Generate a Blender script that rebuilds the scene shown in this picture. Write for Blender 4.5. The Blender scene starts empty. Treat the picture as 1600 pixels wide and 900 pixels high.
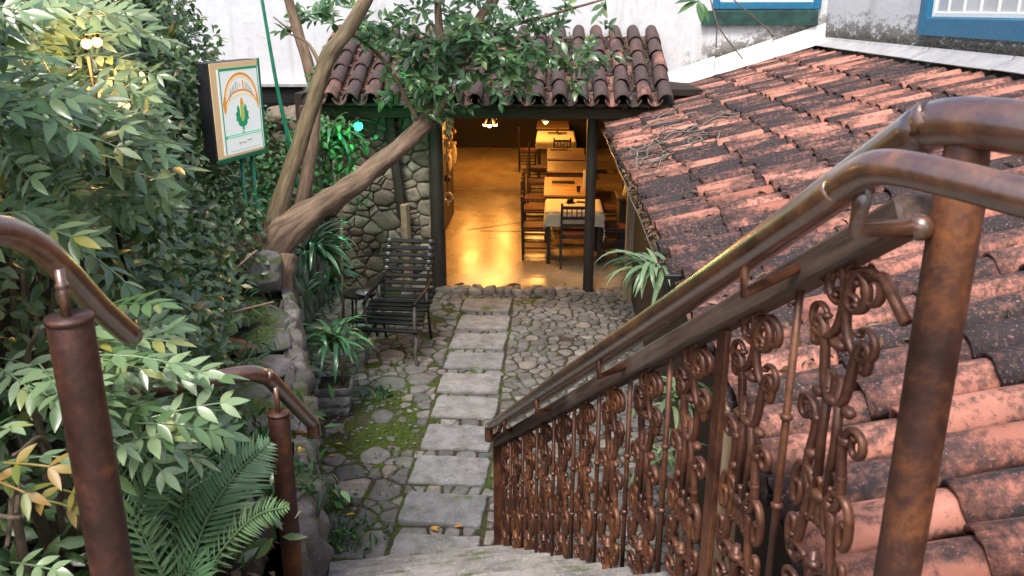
import bpy, math, random
import numpy as np
from mathutils import Vector, Matrix, noise as mnoise

# ------------------------------------------------------------------ camera
scn = bpy.context.scene
COL = scn.collection
R = math.radians
EYE = 3.4
cam_d = bpy.data.cameras.new('camera'); cam = bpy.data.objects.new('camera', cam_d); COL.objects.link(cam)
cam.location = (0, 0, EYE)
cam.rotation_euler = (R(90 - 18.06), 0, R(2.53))
cam_d.sensor_width = 36.0
cam_d.lens = 36.0 * 1335.0 / 1600.0
cam_d.clip_start = 0.05; cam_d.clip_end = 2000
cam_d.dof.use_dof = True; cam_d.dof.focus_distance = 6.5; cam_d.dof.aperture_fstop = 9.0
scn.camera = cam

# ------------------------------------------------------------------ sky and sun (bright overcast)
SUN_EL, SUN_AZ = 58.0, 196.0           # azimuth clockwise from +y
w = bpy.data.worlds.new('World'); scn.world = w; w.use_nodes = True
nt = w.node_tree; nt.nodes.clear()
sky = nt.nodes.new('ShaderNodeTexSky'); sky.sky_type = 'NISHITA'; sky.sun_disc = False
sky.sun_elevation = R(SUN_EL); sky.sun_rotation = R(SUN_AZ)
sky.air_density = 1.0; sky.dust_density = 4.0; sky.ozone_density = 1.0
bg = nt.nodes.new('ShaderNodeBackground'); bg.inputs[1].default_value = 0.15
wo = nt.nodes.new('ShaderNodeOutputWorld')
nt.links.new(sky.outputs[0], bg.inputs[0]); nt.links.new(bg.outputs[0], wo.inputs[0])
sd = bpy.data.lights.new('sun', 'SUN'); sd.energy = 1.5; sd.angle = R(12); sd.color = (1.0, 0.975, 0.94)
sun = bpy.data.objects.new('sun', sd); COL.objects.link(sun)
_d = Vector((math.sin(R(SUN_AZ)) * math.cos(R(SUN_EL)), math.cos(R(SUN_AZ)) * math.cos(R(SUN_EL)), math.sin(R(SUN_EL))))
sun.rotation_euler = (-_d).to_track_quat('-Z', 'Y').to_euler()
sun.location = (0, 0, 12)
vs = scn.view_settings
vs.view_transform = 'Standard'; vs.look = 'None'; vs.gamma = 1; vs.use_curve_mapping = False
vs.exposure = 1.1

rng = random.Random(7)
nrg = np.random.default_rng(11)

# ------------------------------------------------------------------ materials
class NT:
    def __init__(s, name):
        s.m = bpy.data.materials.new(name); s.m.use_nodes = True
        s.t = s.m.node_tree; s.t.nodes.clear()
        s.out = s.n('ShaderNodeOutputMaterial')
        s.b = s.n('ShaderNodeBsdfPrincipled')
        s.l(s.b.outputs[0], s.out.inputs[0])
        s._tc = None; s._rnd = None; s._co = None
    def n(s, k, **kw):
        x = s.t.nodes.new(k)
        for a, b in kw.items(): setattr(x, a, b)
        return x
    def l(s, a, b): s.t.links.new(a, b)
    def put(s, sock, v):
        if hasattr(v, 'is_linked') or isinstance(v, bpy.types.NodeSocket): s.l(v, sock)
        else: sock.default_value = v
    def rnd(s):
        if s._rnd is None:
            o = s.n('ShaderNodeObjectInfo'); a = s.n('ShaderNodeAttribute'); a.attribute_name = 'rnd'
            s._rnd = s.math('FRACT', s.math('ADD', o.outputs['Random'], a.outputs['Fac']))
        return s._rnd
    def math(s, op, a, b=0.0):
        x = s.n('ShaderNodeMath', operation=op); s.put(x.inputs[0], a); s.put(x.inputs[1], b); return x.outputs[0]
    def co(s, world=False):
        if world:
            g = s.n('ShaderNodeNewGeometry'); return g.outputs['Position']
        if s._co is None:
            tc = s.n('ShaderNodeTexCoord')
            v = s.n('ShaderNodeVectorMath', operation='ADD'); s.l(tc.outputs['Object'], v.inputs[0])
            k = s.n('ShaderNodeCombineXYZ')
            r = s.math('MULTIPLY', s.rnd(), 37.0)
            for i in range(3): s.l(r, k.inputs[i])
            s.l(k.outputs[0], v.inputs[1]); s._co = v.outputs[0]
        return s._co
    def noise(s, scale, detail=4, rough=0.6, co=None, stretch=None, dist=0.0):
        x = s.n('ShaderNodeTexNoise'); x.inputs['Scale'].default_value = scale
        x.inputs['Detail'].default_value = detail; x.inputs['Roughness'].default_value = rough
        x.inputs['Distortion'].default_value = dist
        c = co if co is not None else s.co()
        if stretch:
            mp = s.n('ShaderNodeMapping'); mp.inputs['Scale'].default_value = stretch; s.l(c, mp.inputs[0]); c = mp.outputs[0]
        s.l(c, x.inputs[0]); return x.outputs[0]
    def ramp(s, fac, stops, interp='LINEAR'):
        x = s.n('ShaderNodeValToRGB'); x.color_ramp.interpolation = interp
        e = x.color_ramp.elements
        while len(e) < len(stops): e.new(0.5)
        for q, (p, c) in zip(e, stops):
            q.position = p; q.color = (c if len(c) == 4 else (*c, 1)) if not isinstance(c, (int, float)) else (c, c, c, 1)
        s.put(x.inputs[0], fac); return x.outputs[0]
    def mix(s, f, a, b, mode='MIX'):
        x = s.n('ShaderNodeMix', data_type='RGBA', blend_type=mode)
        s.put(x.inputs[0], f)
        for i, v in ((6, a), (7, b)):
            s.put(x.inputs[i], (*v, 1) if isinstance(v, tuple) and len(v) == 3 else v)
        return x.outputs[2]
    def bump(s, h, strength=0.5, dist=0.01):
        x = s.n('ShaderNodeBump'); x.inputs['Strength'].default_value = strength; x.inputs['Distance'].default_value = dist
        s.l(h, x.inputs['Height']); s.l(x.outputs[0], s.b.inputs['Normal']); return x
    def base(s, c, rough=0.8, metal=0.0, spec=0.5):
        s.put(s.b.inputs['Base Color'], (*c, 1) if isinstance(c, tuple) and len(c) == 3 else c)
        s.put(s.b.inputs['Roughness'], rough); s.put(s.b.inputs['Metallic'], metal)
        s.b.inputs['Specular IOR Level'].default_value = spec
        return s
MAT = {}
def plain(name, c, rough=0.7, metal=0.0, var=0.25, scale=14, bump=0.25, spec=0.5):
    k = NT(name)
    f = k.noise(scale, 5, 0.65)
    lo = tuple(x * (1 - var) for x in c); hi = tuple(min(1, x * (1 + var)) for x in c)
    k.base(k.ramp(f, [(0.3, lo), (0.7, hi)]), rough, metal, spec)
    if bump: k.bump(f, bump, 0.004)
    MAT[name] = k.m; return k.m

def leafmat(name, stops, rough=0.38, trans=0.25, spec=0.5, hue=None):
    k = NT(name)
    col = k.ramp(k.rnd(), stops)
    n1 = k.noise(30, 2, 0.5)
    col = k.mix(k.math('MULTIPLY', n1, 0.35), col, (0.02, 0.045, 0.012), 'MIX')
    k.base(col, rough, 0, spec)
    tr = k.n('ShaderNodeBsdfTranslucent'); k.l(k.mix(0.35, col, (0.16, 0.3, 0.03)), tr.inputs[0])
    mx = k.n('ShaderNodeMixShader'); mx.inputs[0].default_value = trans
    k.l(k.b.outputs[0], mx.inputs[1]); k.l(tr.outputs[0], mx.inputs[2]); k.l(mx.outputs[0], k.out.inputs[0])
    MAT[name] = k.m; return k.m

leafmat('pinnate_leaf', [(0, (.07, .14, .045)), (.4, (.17, .28, .115)), (.88, (.33, .44, .235)), (.97, (.33, .38, .12)), (1, (.38, .33, .07))], 0.28, 0.22, 0.9)
leafmat('hedge_leaf', [(0, (.035, .08, .024)), (.5, (.09, .175, .055)), (.85, (.21, .31, .12)), (.96, (.2, .22, .07)), (1, (.28, .2, .06))], 0.3, 0.18, 0.8)
leafmat('tree_leaf', [(0, (.04, .10, .04)), (.5, (.07, .17, .065)), (.85, (.12, .24, .09)), (1, (.22, .33, .08))], 0.3, 0.3, 0.8)
leafmat('fern_leaf', [(0, (.07, .16, .08)), (.6, (.12, .24, .12)), (1, (.2, .32, .14))], 0.35, 0.25)
leafmat('blade_leaf', [(0, (.035, .12, .055)), (.6, (.06, .18, .08)), (1, (.12, .26, .12))], 0.28, 0.25, 0.6)
leafmat('pale_blade_leaf', [(0, (.12, .2, .10)), (.6, (.2, .3, .15)), (1, (.32, .38, .2))], 0.36, 0.25)
leafmat('yellow_leaf', [(0, (.16, .2, .04)), (.5, (.3, .26, .05)), (1, (.36, .2, .05))], 0.4, 0.25)
leafmat('weed_leaf', [(0, (.02, .09, .03)), (.6, (.04, .14, .04)), (1, (.1, .2, .05))], 0.45, 0.25)
leafmat('moss_blade', [(0, (.03, .06, .012)), (.6, (.06, .10, .018)), (1, (.12, .14, .03))], 0.8, 0.15, 0.2)
leafmat('dry_leaf', [(0, (.07, .035, .02)), (.5, (.15, .08, .045)), (.85, (.22, .14, .09)), (1, (.34, .22, .16))], 0.75, 0.1, 0.2)
leafmat('orange_leaf', [(0, (.5, .2, .03)), (1, (.6, .33, .05))], 0.5, 0.2)

def rustmat(name, dark, mid, hot, rough=0.42, metal=0.35, amt=0.5, coat=0.0):
    k = NT(name)
    n1 = k.noise(9, 6, 0.7, dist=0.4); n2 = k.noise(60, 4, 0.65); n3 = k.noise(3.2, 3, 0.5)
    f = k.math('ADD', k.math('MULTIPLY', n1, 0.65), k.math('MULTIPLY', n3, 0.35))
    c = k.ramp(f, [(.36, dark), (.5, mid), (.5 + .25 * (1.2 - amt), hot)])
    c = k.mix(k.ramp(n2, [(.45, 0.0), (.7, 0.6)]), c, dark)
    k.base(c, k.ramp(n1, [(.3, rough - .1), (.7, rough + .25)]), metal, 0.6)
    k.b.inputs['Coat Weight'].default_value = coat; k.b.inputs['Coat Roughness'].default_value = .24; k.b.inputs['Coat IOR'].default_value = 1.8
    k.bump(k.math('ADD', n2, k.math('MULTIPLY', n1, 0.6)), 0.45, 0.003)
    MAT[name] = k.m
rustmat('rusty_pipe', (.045, .018, .010), (.11, .042, .018), (.26, .10, .025), 0.3, 0.1, 0.55, 1.0)
rustmat('rusty_post', (.024, .009, .006), (.062, .020, .010), (.25, .078, .014), 0.5, 0.1, 0.4)
rustmat('cast_iron', (.05, .019, .012), (.12, .046, .024), (.26, .10, .035), 0.38, 0.35, 0.45)

def woodmat(name, dark, light, rough=0.7, stretch=(14, 14, 1.2), scale=3.0, wear=None, wrap=False):
    k = NT(name)
    if wrap:
        a = k.n('ShaderNodeAttribute'); a.attribute_name = 'barkco'; k._co = a.outputs['Vector']
    n1 = k.noise(scale, 6, 0.65, stretch=stretch, dist=0.3); n2 = k.noise(2.5, 3)
    c = k.ramp(n1, [(.3, dark), (.68, light)])
    if wear: c = k.mix(k.ramp(n2, [(.52, 0.0), (.7, 0.85)]), c, wear)
    k.base(c, rough); k.bump(n1, 0.6 if not wrap else 0.9, 0.004 if not wrap else .012); MAT[name] = k.m
woodmat('dark_wood', (.012, .009, .007), (.045, .034, .026), 0.6)
woodmat('rail_wood', (.025, .014, .010), (.14, .088, .062), 0.6, stretch=(1, 18, 18), wear=(.20, .17, .14))
woodmat('bench_wood', (.003, .003, .003), (.012, .009, .009), 0.6, stretch=(1, 16, 16)); MAT['bench_wood'].node_tree.nodes['Principled BSDF'].inputs['Specular IOR Level'].default_value = .25
woodmat('beam_wood', (.03, .018, .010), (.10, .065, .04), 0.7, stretch=(1.0, 14, 14))
woodmat('pale_plank', (.18, .12, .07), (.42, .31, .20), 0.8, stretch=(12, 12, 1))
woodmat('table_wood', (.22, .12, .05), (.46, .29, .14), 0.45, stretch=(1, 12, 12))
woodmat('bark', (.05, .03, .018), (.27, .18, .115), 0.8, stretch=(16, 16, 2.2), scale=2.0, wear=(.13, .10, .055), wrap=True)
woodmat('bark_green', (.055, .04, .02), (.22, .16, .085), 0.8, stretch=(16, 16, 2.2), scale=2.0, wear=(.09, .09, .035), wrap=True)

def stonemat(name, cols, scale=7, moss=0.0, rough=0.78, speck=0.3, mossw=None):
    k = NT(name)
    c = k.ramp(k.rnd(), cols)
    n1 = k.noise(scale, 6, 0.7); n2 = k.noise(scale * 9, 4, 0.6); n3 = k.noise(scale * .5, 3)
    c = k.mix(k.ramp(n1, [(.34, 0.6), (.60, 0.0)]), c, (.035, .032, .028))
    c = k.mix(k.ramp(n2, [(.56, 0.0), (.74, speck)]), c, (.5, .47, .44))
    if moss:
        g = k.n('ShaderNodeNewGeometry'); sx = k.n('ShaderNodeSeparateXYZ'); k.l(g.outputs['Normal'], sx.inputs[0])
        nm = k.noise(3.2, 5, 0.65, co=k.co(True))
        f = k.math('MULTIPLY', k.ramp(nm, [(.62 - moss * .3, 0.0), (.72 - moss * .3, 1.0)]), k.ramp(sx.outputs[2], [(.15, 0.0), (.6, 1.0)]))
        c = k.mix(f, c, k.ramp(n2, [(.3, (.03, .05, .008)), (.7, (.10, .13, .02))]))
    k.base(c, rough, 0, 0.45)
    k.bump(k.math('ADD', n1, k.math('MULTIPLY', n2, 0.35)), 0.8, 0.018); MAT[name] = k.m
stonemat('cobble', [(0, (.075, .078, .082)), (.35, (.12, .115, .11)), (.7, (.165, .162, .16)), (.92, (.21, .18, .155)), (1, (.25, .23, .21))], 9, 0.05)
stonemat('slab_stone', [(0, (.165, .17, .18)), (.5, (.205, .205, .21)), (1, (.235, .225, .225))], 7, 0.08, 0.8, 0.45)
stonemat('wall_stone', [(0, (.12, .09, .065)), (.5, (.22, .17, .125)), (.85, (.30, .24, .18)), (1, (.42, .35, .28))], 7, 0.0)
stonemat('bank_stone', [(0, (.12, .105, .10)), (.5, (.19, .17, .155)), (1, (.27, .24, .225))], 8, 0.4)
stonemat('boulder', [(0, (.09, .085, .085)), (.5, (.16, .15, .145)), (1, (.26, .24, .225))], 4, 0.55)
stonemat('step_stone', [(0, (.22, .205, .195)), (1, (.29, .27, .25))], 6, 0.2, 0.85, 0.55)
stonemat('threshold_stone', [(0, (.16, .14, .12)), (.6, (.27, .22, .18)), (1, (.36, .3, .25))], 8, 0.0)
stonemat('pot_concrete', [(0, (.17, .175, .18)), (1, (.21, .21, .21))], 9, 0.1, 0.85)

def soil():
    k = NT('soil_moss'); p = k.co(True)
    n1 = k.noise(2.0, 5, 0.6, co=p); n2 = k.noise(26, 5, 0.7, co=p); n3 = k.noise(140, 2, 0.5, co=p)
    moss = k.ramp(n2, [(.3, (.018, .03, .006)), (.55, (.05, .075, .012)), (.75, (.11, .12, .022))])
    dirt = k.ramp(n2, [(.3, (.02, .016, .012)), (.7, (.075, .058, .042))])
    sp = k.n('ShaderNodeSeparateXYZ'); k.l(p, sp.inputs[0])
    f = k.math('ADD', n1, k.math('MULTIPLY', k.math('ADD', sp.outputs[0], 1.3), .09))
    k.base(k.mix(k.ramp(f, [(.47, 0.0), (.60, 1.0)]), moss, dirt), 0.95, 0, 0.2)
    k.bump(k.math('ADD', n2, k.math('MULTIPLY', n3, 0.4)), 0.9, 0.02); MAT['soil_moss'] = k.m
    k = NT('hill_soil'); p = k.co(True)
    n2 = k.noise(9, 6, 0.7, co=p)
    k.base(k.ramp(n2, [(.3, (.018, .017, .010)), (.55, (.055, .044, .030)), (.75, (.13, .10, .075))]), 0.95, 0, 0.2)
    k.bump(n2, 1.0, 0.05); MAT['hill_soil'] = k.m
    k = NT('earth'); k.base(k.ramp(k.noise(.6, 6, .7, co=k.co(True)), [(.3, (.05, .06, .03)), (.7, (.10, .09, .06))]), 0.95); MAT['earth'] = k.m
soil()

def tilemat(name, clay_a, clay_b, lichen, amt):
    k = NT(name)
    r = k.rnd()
    clay = k.ramp(r, [(0, clay_a), (.6, clay_b), (1, tuple(min(1, v * 1.2) for v in clay_b))])
    n1 = k.noise(34, 5, 0.68, dist=0.2); n2 = k.noise(85, 3, 0.6); n3 = k.noise(5.0, 3, 0.55, stretch=(.5, 1.6, 1))
    r2 = k.math('FRACT', k.math('MULTIPLY', r, 7.31))
    shift = k.math('MULTIPLY', k.math('SUBTRACT', r2, 0.5), 0.20)
    f = k.math('ADD', k.math('ADD', k.math('MULTIPLY', n1, 0.42), k.math('MULTIPLY', n2, 0.14)), k.math('ADD', k.math('MULTIPLY', n3, 0.44), shift))
    m = k.ramp(f, [(amt - .05, 0.0), (amt + .0, .55), (amt + .09, 1.0)])
    clay = k.mix(k.ramp(n3, [(.42, 0.0), (.62, .65)]), clay, (.15, .075, .055))
    blk = k.ramp(n2, [(.3, tuple(v * .6 for v in lichen)), (.7, tuple(v * 1.5 for v in lichen))])
    c = k.mix(m, clay, blk)
    c = k.mix(k.ramp(n2, [(.60, 0.0), (.70, 0.6)]), c, (.40, .20, .155))
    k.base(c, 0.82, 0, 0.35); k.bump(k.math('ADD', n1, k.math('MULTIPLY', n2, .6)), 0.5, 0.006); MAT[name] = k.m
tilemat('roof_clay', (.29, .11, .075), (.46, .195, .138), (.030, .022, .023), 0.458)
tilemat('pan_clay', (.16, .08, .06), (.26, .13, .10), (.03, .026, .025), 0.42)
tilemat('porch_clay', (.20, .085, .065), (.33, .145, .105), (.055, .038, .038), 0.385)

def plaster():
    k = NT('white_plaster'); p = k.co(True)
    n1 = k.noise(1.1, 6, 0.72, co=p, stretch=(1, .4, 1)); n2 = k.noise(8, 7, 0.75, co=p, stretch=(1, .35, 1)); n3 = k.noise(40, 3, 0.6, co=p, stretch=(1, .4, 1))
    c = k.ramp(n2, [(.3, (.54, .545, .56)), (.7, (.68, .685, .70))])
    n4 = k.noise(2.2, 5, 0.65, co=p, stretch=(3, 1.2, .22))
    c = k.mix(k.ramp(n4, [(.52, 0.0), (.68, .32)]), c, (.28, .27, .25))
    peel = k.ramp(k.math('ADD', k.math('MULTIPLY', n1, .5), k.math('MULTIPLY', n2, .5)), [(.54, 0.0), (.60, 1.0)])
    c = k.mix(k.math('MULTIPLY', peel, 0.38), c, (.36, .33, .32))
    # old damp mould clinging to the wall in patches
    sp = k.n('ShaderNodeSeparateXYZ'); k.l(p, sp.inputs[0])
    xm = k.ramp(k.math('MULTIPLY', k.math('SUBTRACT', sp.outputs[0], 1.4), 0.5), [(0.0, 0.0), (.35, 1.0)])
    zl = k.math('SUBTRACT', sp.outputs[2], k.math('ADD', 2.2, k.math('MULTIPLY', k.math('MINIMUM', sp.outputs[0], 3.4), 0.23)))
    zm = k.ramp(k.math('DIVIDE', zl, 0.8), [(0.15, 1.0), (.75, 0.0)])
    mf = k.math('MULTIPLY', k.math('MULTIPLY', xm, zm), 1.0)
    mould = k.ramp(k.math('ADD', k.math('ADD', k.math('MULTIPLY', n2, .7), k.math('MULTIPLY', n3, .3)), k.math('MULTIPLY', mf, .24)), [(.635, 0.0), (.69, 1.0)])
    c = k.mix(k.math('MULTIPLY', mould, mf), c, k.ramp(n3, [(.35, (.035, .035, .025)), (.65, (.17, .15, .12))]))
    k.base(c, 0.9, 0, 0.3); k.bump(k.math('ADD', n2, k.math('MULTIPLY', n3, .5)), 0.45, 0.01); MAT['white_plaster'] = k.m
plaster()
plain('flashing_white', (.74, .73, .71), .55, 0, .18, 5, .15)
plain('flashing_zinc', (.50, .49, .49), .4, .3, .2, 6, .15)
plain('blue_paint', (.012, .14, .26), .5, 0, .2, 22, .3)
plain('green_board', (.012, .055, .045), .6, 0, .6, 9, .3)
plain('white_paint', (.75, .75, .74), .5, 0, .08, 20, .1)
plain('gutter_metal', (.10, .09, .09), .5, .5, .5, 10, .3)
plain('green_metal', (.02, .20, .11), .4, 0, .25, 12, .2)
plain('black_metal', (.03, .032, .036), .45, .3, .2, 20, .1)
plain('black_iron', (.02, .02, .02), .5, .4, .3, 30, .2)
plain('grey_bark_stick', (.09, .08, .075), .8, 0, .4, 10, .5)
plain('twig_bark', (.12, .085, .055), .85, 0, .45, 22, .5)
plain('dead_vine', (.16, .135, .115), .9, 0, .4, 22, .4)
plain('cloth_cream', (.68, .60, .44), .85, 0, .08, 30, .2)
plain('red_cushion', (.10, .03, .02), .8, 0, .2, 30, .3)
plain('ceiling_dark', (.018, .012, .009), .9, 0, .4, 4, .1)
plain('mortar', (.11, .09, .07), .95, 0, .4, 20, .4)
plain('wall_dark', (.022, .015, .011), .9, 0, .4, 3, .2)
plain('menu_white', (.8, .75, .62), .6, 0, .05, 20, 0)
plain('bottle_glass', (.02, .015, .008), .12, 0, .2, 4, 0)
plain('terracotta_shard', (.30, .10, .055), .85, 0, .25, 14, .3)
plain('dish_tin', (.35, .36, .37), .35, .6, .2, 12, .1)
plain('lamp_metal', (.02, .018, .016), .4, .6, .2, 12, .1)
plain('charm_ceramic', (.55, .42, .22), .5, 0, .3, 18, .1)
plain('charm_red', (.12, .05, .03), .5, 0, .3, 18, .1)

def floormat():
    k = NT('burnt_cement'); p = k.co(True)
    n1 = k.noise(1.3, 6, 0.6, co=p, stretch=(1, .6, 1)); n2 = k.noise(14, 5, 0.7, co=p)
    c = k.ramp(n1, [(.3, (.26, .18, .10)), (.7, (.40, .29, .17))])
    c = k.mix(k.ramp(n2, [(.45, 0.0), (.8, .35)]), c, (.17, .11, .06))
    k.base(c, k.ramp(n1, [(.3, .20), (.7, .34)]), 0, 0.5)
    k.bump(k.math('ADD', k.math('MULTIPLY', n2, .25), k.noise(4.5, 3, .5, co=p)), 0.12, 0.02); MAT['burnt_cement'] = k.m
floormat()
def glass():
    k = NT('window_pane'); k.base(k.ramp(k.noise(1.2, 3, .5, co=k.co(True)), [(.3, (.42, .43, .43)), (.7, (.6, .61, .6))]), 0.12, 0, 0.6); MAT['window_pane'] = k.m
glass()
def emis(name, c, s):
    k = NT(name); k.base(c, 0.5); k.b.inputs['Emission Color'].default_value = (*c, 1); k.b.inputs['Emission Strength'].default_value = s; MAT[name] = k.m
emis('bulb_warm', (1.0, .55, .18), 12); emis('bulb_green', (.02, .95, .30), 3.0); emis('bulb_amber', (1.0, .48, .11), 7)
def signmat(name, c, s=0.85):
    k = NT(name); k.base(c, 0.4); k.b.inputs['Emission Color'].default_value = (*c, 1); k.b.inputs['Emission Strength'].default_value = s; MAT[name] = k.m
signmat('sign_white', (.80, .83, .79), .22); signmat('sign_cream', (.66, .46, .25), .2)
signmat('sign_green', (.015, .26, .13), .25); signmat('sign_mint', (.12, .5, .3), .3); signmat('sign_orange', (.62, .24, .03), .3)
signmat('sign_yellow', (.75, .52, .18), .3); signmat('sign_grey', (.36, .34, .26), .2); signmat('sign_corn', (.36, .42, .10), .3)

# ------------------------------------------------------------------ mesh helpers
def link(o, parent=None):
    COL.objects.link(o)
    if parent is not None: o.parent = parent
    return o
def tag(o, label=None, cat=None, group=None, kind=None):
    if label: o['label'] = label
    if cat: o['category'] = cat
    if group: o['group'] = group
    if kind: o['kind'] = kind
    return o
def empty(name, loc=(0, 0, 0), rz=0, label=None, cat=None, group=None, kind=None):
    o = bpy.data.objects.new(name, None); o.location = loc; o.rotation_euler = (0, 0, rz); o.empty_display_size = .1
    COL.objects.link(o); return tag(o, label, cat, group, kind)
class G:
    """collects vertices and faces for one mesh"""
    def __init__(s): s.v = []; s.f = []; s.r = []; s.rv = 0.0
    def add(s, v, f):
        n = len(s.v); s.v.extend([tuple(p) for p in v]); s.f.extend([tuple(i + n for i in q) for q in f]); s.r.extend([s.rv] * len(v)); return s
    def mesh(s, name, mat, smooth=True):
        me = bpy.data.meshes.new(name); me.from_pydata(s.v, [], s.f)
        if any(s.r): a = me.attributes.new('rnd', 'FLOAT', 'POINT'); a.data.foreach_set('value', s.r)
        me.materials.append(MAT[mat] if isinstance(mat, str) else mat)
        if smooth: me.polygons.foreach_set('use_smooth', [True] * len(me.polygons))
        me.update(); return me
    def build(s, name, mat, parent=None, smooth=True, loc=None):
        o = bpy.data.objects.new(name, s.mesh(name, mat, smooth)); link(o, parent)
        if loc is not None: o.location = loc
        return o
def inst(name, me, parent=None, loc=(0, 0, 0), rot=(0, 0, 0), sc=(1, 1, 1)):
    o = bpy.data.objects.new(name, me); o.location = loc; o.rotation_euler = rot; o.scale = sc; return link(o, parent)

def cbox(sx, sy, sz, b=.006, c=(0, 0, 0), M=None, jit=0.0, rg=rng):
    """chamfered box centred on c"""
    hx, hy, hz = sx / 2, sy / 2, sz / 2; b = min(b, hx * .6, hy * .6, hz * .6)
    V = []; idx = {}
    for ix in (-1, 1):
        for iy in (-1, 1):
            for iz in (-1, 1):
                for a in range(3):
                    p = [ix * hx, iy * hy, iz * hz]
                    for q in range(3):
                        if q != a: p[q] -= (ix, iy, iz)[q] * b
                    idx[(ix, iy, iz, a)] = len(V)
                    V.append([p[i] + c[i] + (rg.uniform(-jit, jit) if jit else 0) for i in range(3)])
    F = []
    I = lambda x, y, z, a: idx[(x, y, z, a)]
    for s in (-1, 1):
        q = [I(s, -1, -1, 0), I(s, 1, -1, 0), I(s, 1, 1, 0), I(s, -1, 1, 0)]; F.append(q if s > 0 else q[::-1])
        q = [I(-1, s, -1, 1), I(-1, s, 1, 1), I(1, s, 1, 1), I(1, s, -1, 1)]; F.append(q if s > 0 else q[::-1])
        q = [I(-1, -1, s, 2), I(1, -1, s, 2), I(1, 1, s, 2), I(-1, 1, s, 2)]; F.append(q if s > 0 else q[::-1])
    for s in (-1, 1):
        for t in (-1, 1):
            q = [I(s, t, -1, 0), I(s, t, -1, 1), I(s, t, 1, 1), I(s, t, 1, 0)]; F.append(q if s * t > 0 else q[::-1])
            q = [I(s, -1, t, 2), I(s, -1, t, 0), I(s, 1, t, 0), I(s, 1, t, 2)]; F.append(q[::-1] if s * t < 0 else q)
            q = [I(-1, s, t, 1), I(-1, s, t, 2), I(1, s, t, 2), I(1, s, t, 1)]; F.append(q if s * t > 0 else q[::-1])
    for x in (-1, 1):
        for y in (-1, 1):
            for z in (-1, 1):
                q = [I(x, y, z, 0), I(x, y, z, 1), I(x, y, z, 2)]; F.append(q if x * y * z > 0 else q[::-1])
    if M is not None: V = [tuple(M @ Vector(p)) for p in V]
    return V, F
def bar(p, q, wx, wz, b=.004, up=(0, 0, 1)):
    """chamfered bar of section wx (sideways) x wz (up) from p to q; its own x axis runs along it"""
    p, q = Vector(p), Vector(q); d = q - p; L = d.length; d.normalize()
    s = Vector(up).cross(d)
    if s.length < 1e-4: s = Vector((1, 0, 0)).cross(d)
    s.normalize(); u = d.cross(s)
    M = Matrix((d, s, u)).transposed().to_4x4(); M.translation = (p + q) / 2
    return cbox(L, wx, wz, b, M=M)
def wrap_bark(o, P, seg):
    """stores (cos, sin, length along the limb) so that bark runs along it"""
    L = 0; co = []
    for i, p in enumerate(P):
        if i: L += (Vector(p[:3]) - Vector(P[i - 1][:3])).length
        r = p[3] if len(p) > 3 else .02
        for k in range(seg):
            a = 2 * math.pi * k / seg; co += [math.cos(a) * max(r, .03), math.sin(a) * max(r, .03), L]
    at_ = o.data.attributes.new('barkco', 'FLOAT_VECTOR', 'POINT'); at_.data.foreach_set('vector', co); return o
def barobj(name, p, q, wx, wz, mat, parent, b=.004, up=(0, 0, 1)):
    """like bar() but keeps a local frame so that wood grain runs along the bar"""
    p, q = Vector(p), Vector(q); d = q - p; L = d.length; d.normalize()
    s = Vector(up).cross(d)
    if s.length < 1e-4: s = Vector((1, 0, 0)).cross(d)
    s.normalize(); u = d.cross(s)
    M = Matrix((d, s, u)).transposed().to_4x4(); M.translation = (p + q) / 2
    g = G(); g.add(*cbox(L, wx, wz, b)); o = g.build(name, mat, parent, smooth=False); o.matrix_local = M; return o
def smooth_path(pts, n=6):
    """Catmull-Rom through points (each may carry a radius as 4th value)"""
    P = [np.array(p, float) for p in pts]; P = [2 * P[0] - P[1]] + P + [2 * P[-1] - P[-2]]
    out = []
    for i in range(1, len(P) - 2):
        for k in range(n):
            t = k / n; a, b, c, d = P[i - 1:i + 3]
            out.append(.5 * ((2 * b) + (c - a) * t + (2 * a - 5 * b + 4 * c - d) * t * t + (3 * b - a - 3 * c + d) * t ** 3))
    out.append(P[-2]); return out
def tube(pts, r, seg=10, wob=0.0, cap=True, seed=0):
    """swept tube; pts of 3 or 4 values (4th = radius)"""
    P = [Vector(p[:3]) for p in pts]; Rr = [(p[3] if len(p) > 3 else r) for p in pts]
    V, F = [], []; prev = None
    for i, p in enumerate(P):
        d = (P[min(i + 1, len(P) - 1)] - P[max(i - 1, 0)]).normalized()
        if prev is None:
            a = Vector((0, 0, 1)) if abs(d.z) < .9 else Vector((1, 0, 0)); s = a.cross(d).normalized()
        else: s = (prev - d * prev.dot(d)).normalized()
        prev = s; u = d.cross(s)
        for k in range(seg):
            a = 2 * math.pi * k / seg; rr = Rr[i]
            if wob: rr *= 1 + wob * mnoise.noise(Vector((math.cos(a) * 1.3 + seed, math.sin(a) * 1.3, i * .35)))
            V.append(tuple(p + s * (math.cos(a) * rr) + u * (math.sin(a) * rr)))
    n = len(P)
    for i in range(n - 1):
        for k in range(seg):
            F.append((i * seg + k, i * seg + (k + 1) % seg, (i + 1) * seg + (k + 1) % seg, (i + 1) * seg + k))
    if cap: F.append(tuple(range(seg))[::-1]); F.append(tuple((n - 1) * seg + k for k in range(seg)))
    return V, F
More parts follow.
